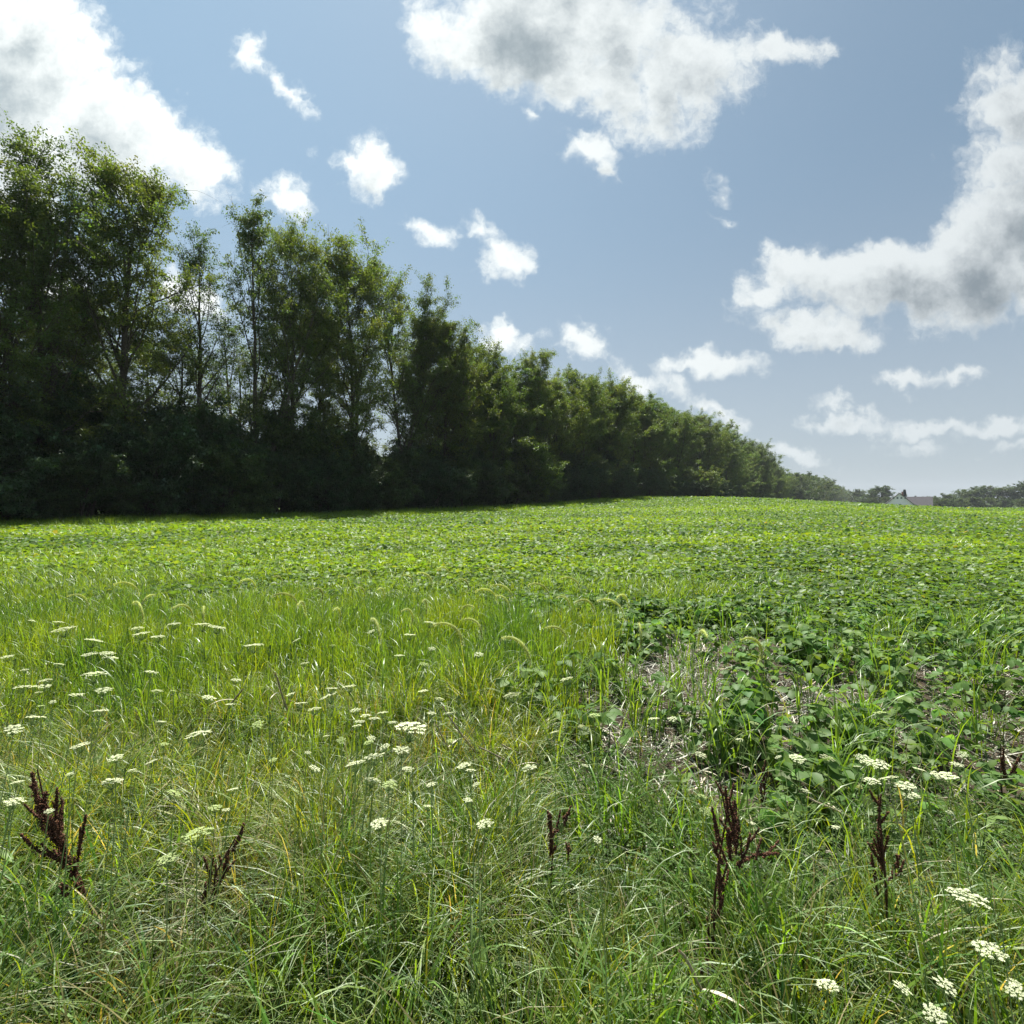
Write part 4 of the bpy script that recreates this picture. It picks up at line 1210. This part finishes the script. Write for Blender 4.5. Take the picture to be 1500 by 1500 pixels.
    # pale bush at the crest and the light one near the centre
    pale = grow_tree(141, 6., 2.6, 3, .05, 30, 6, 4, 45, .16, 1., .7, (.115, .150, .045), .8, (6, 4, 3, 0), trunk_r=.08)
    put(pale, 1032, 682, 4.2, 'pale yellow green small tree standing out at the crest', 'small tree', 'small_tree', 6., 'pale small trees')
    lite = grow_tree(142, 6., 2.2, 2, .1, 26, 6, 4, 45, .14, 1., .8, (.085, .125, .03), .8, (6, 4, 3, 0), trunk_r=.08)
    put(lite, 775, 640, 3.6, 'light green young tree in front of the dark hedgerow near the centre', 'small tree', 'small_tree', 6., 'pale small trees')

    # far trees behind the house and to the right
    for (px, top, y, k, wd) in [(1256, 716, 420, 0, 1.), (1290, 711, 360, 1, 1.3), (1275, 722, 380, 2, 1.), (1368, 726, 330, 2, .9), (1385, 722, 340, 0, 1.), (1402, 727, 330, 1, 1.), (1415, 716, 350, 2, 1.1),
                                (1436, 711, 350, 1, 1.3), (1460, 711, 345, 0, 1.3), (1480, 720, 340, 2, 1.), (1500, 704, 330, 1, .8), (1525, 712, 340, 0, 1.3), (1560, 715, 340, 2, 1.3), (1600, 708, 340, 1, 1.3),
                                (1392, 730, 300, 1, 1.), (1425, 727, 300, 0, 1.2), (1448, 728, 300, 2, 1.1), (1472, 730, 300, 1, 1.2), (1500, 729, 300, 2, 1.1), (1345, 731, 340, 0, .9), (1530, 728, 300, 0, 1.2), (1374, 729, 300, 0, 1.1), (1383, 730, 295, 2, 1.), (1360, 731, 330, 1, 1.), (1408, 729, 300, 2, 1.2), (1280, 728, 330, 0, 1.1), (1264, 729, 330, 1, 1.1), (1300, 727, 340, 2, 1.)]:
        put(far[k], px, top, 0, 'distant rounded tree on the skyline' if top < 720 else 'low distant tree in front of the skyline trees', 'tree', 'tree', 14., 'distant trees on the right', wd, y)
    # conifers by the house
    cn = Acc(); cw = Acc()
    cw.add(*tube([(0, 0, 0), (0, 0, 9.5)], [.18, .03], 6), (.06, .05, .04))
    n = 3200; t = r.random(n)**.7; a = r.uniform(0, 6.28, n); rr = (1-t)*1.9*(.35+.65*r.random(n))+.1
    V, Fs, cc = stamp(LEAF4, LEAF4_F, np.stack([rr*np.cos(a), rr*np.sin(a), .5+t*9.6-rr*.25], 1), euler(a-pi/2, r.normal(.35, .2, n), r.normal(0, .3, n)), np.full(n, .55), jitter_col((.022, .042, .02), n, .2, .05, r))
    cn.add(V, Fs, cc)
    con = (cw.mesh('conifer_wood', M_BARK), cn.mesh('conifer_leaves', M_SHRUB))
    for (px, top, y, lab) in [(1325, 717, 285, 'slim dark conifer rising right behind the house gable'), (1341, 726, 290, 'short dark conifer behind the house roof'), (1352, 727, 292, 'dark conifer at the right end of the house roof')]:
        put(con, px, top, 0, lab, 'conifer', 'conifer', 10., 'conifers behind the house', .8, y)


build_trees()

# ------------------------------------------------------------------ house behind the crest
def build_house():
    y = 250.; s = y/F
    x0 = (1297-750)*s; x1 = (1338-750)*s; xm = (x0+x1)/2; W = x1-x0
    zc = CAMZ+(735-723)*s       # apex
    ze = CAMZ+(735-742)*s       # eaves
    g0 = float(terrain(xm, y))
    root = thing('house', 'white gabled farmhouse with a dark roof behind the field crest', 'house', (xm, y, g0))
    root.rotation_euler = (0, 0, -0.62); root.scale = (.95, .95, 1)
    def loc(v): return np.asarray(v, float)-np.array([xm, y, g0])
    wall = solid_material('white_siding', .7, 3., .08, .05, (.86, .80, .82)); roofm = solid_material('dark_shingle', .9, 2., .2, .1, (.115, .105, .112))
    glass = solid_material('window_glass', .15, 1., .1, 0, (.12, .14, .16)); trim = solid_material('trim', .6, 1., .05, 0, (.7, .7, .68))
    D = 14.
    def prism(pts, y0, y1):
        n = len(pts); V = [(p[0], y0, p[1]) for p in pts]+[(p[0], y1, p[1]) for p in pts]
        q = [(i, (i+1) % n, n+(i+1) % n, n+i) for i in range(n)]
        return np.array(V), [list(range(n))[::-1], list(range(n, 2*n))]+[list(a) for a in q]
    def pmesh(name, pts, y0, y1, mat, parent):
        V, Fs = prism(pts, y0, y1); me = bpy.data.meshes.new(name); me.from_pydata([tuple(loc(v)) for v in V], [], Fs); me.materials.append(mat)
        return obj(name, me, parent)
    pmesh('wall', [(x0, g0), (x1, g0), (x1, ze), (xm, zc), (x0, ze)], y, y+D, wall, root)
    k = .35; sl = (zc-ze)/(W/2)
    roof = pmesh('roof', [(x0-.6, ze-.6*sl), (xm, zc), (x1+.6, ze-.6*sl), (x1+.6, ze-.6*sl+k), (xm, zc+k), (x0-.6, ze-.6*sl+k)], y-.5, y+D+.5, roofm, root)
    pmesh('chimney', [(xm+1, zc-1.5), (xm+1.8, zc-1.5), (xm+1.8, zc+1.0), (xm+1, zc+1.0)], y+6, y+6.8, solid_material('brick', .9, 4, .2, .1, (.25, .12, .08)), roof)
    # the wing runs to the right, its roof slope facing the field
    xw = (1357-750)*s; zr = CAMZ+(735-727.5)*s; zw = ze+.1
    pmesh('wing_wall', [(x1-.2, g0), (xw, g0), (xw, zw), (x1-.2, zw)], y+3, y+11, wall, root)
    V = [(xm+1., y+2.4, zw-.1), (xw+.5, y+2.4, zw-.1), (xw+.5, y+7, zr), (xm+1., y+7, zr), (xm+1., y+11.6, zw-.1), (xw+.5, y+11.6, zw-.1)]
    me = bpy.data.meshes.new('wing_roof'); me.from_pydata([tuple(loc(v)) for v in V]+[tuple(loc((v[0], v[1], v[2]-.3))) for v in V], [],
        [(0, 1, 2, 3), (3, 2, 5, 4), (6, 9, 8, 7), (9, 10, 11, 8), (0, 6, 7, 1), (1, 7, 8, 2), (2, 8, 11, 5), (5, 11, 10, 4), (4, 10, 9, 3), (3, 9, 6, 0)])
    me.materials.append(roofm); obj('wing_roof', me, root)
    for i in range(4):
        wx = xm-2.4+i*1.6-.35; wz = zc-2.6
        f = pmesh('window', [(wx-.08, wz-.08), (wx+.78, wz-.08), (wx+.78, wz+.98), (wx-.08, wz+.98)], y-.06, y-.002, trim, root)
        pmesh('pane', [(wx, wz), (wx+.7, wz), (wx+.7, wz+.9), (wx, wz+.9)], y-.075, y-.062, glass, f)


build_house()


# ------------------------------------------------------------------ summer haze
def build_haze():
    x0, x1, y0, y1, z0, z1 = -1800., 1800., -1800., 1800., -6., 60.
    V = np.array([(x, y, z) for z in (z0, z1) for y in (y0, y1) for x in (x0, x1)])
    Fq = [(0, 2, 3, 1), (4, 5, 7, 6), (0, 1, 5, 4), (2, 6, 7, 3), (0, 4, 6, 2), (1, 3, 7, 5)]
    m = bpy.data.materials.new('haze'); m.use_nodes = True; g = G(m.node_tree); g.nt.nodes.clear()
    v = g.n('ShaderNodeVolumePrincipled'); v.inputs['Color'].default_value = (.86, .92, 1, 1); v.inputs['Density'].default_value = .00016
    v.inputs['Anisotropy'].default_value = .1
    o = g.n('ShaderNodeOutputMaterial'); g.nt.links.new(v.outputs[0], o.inputs['Volume'])
    h = obj('haze', make_mesh('haze', V, np.array(Fq), m)); tag(h, kind='stuff')


build_haze()
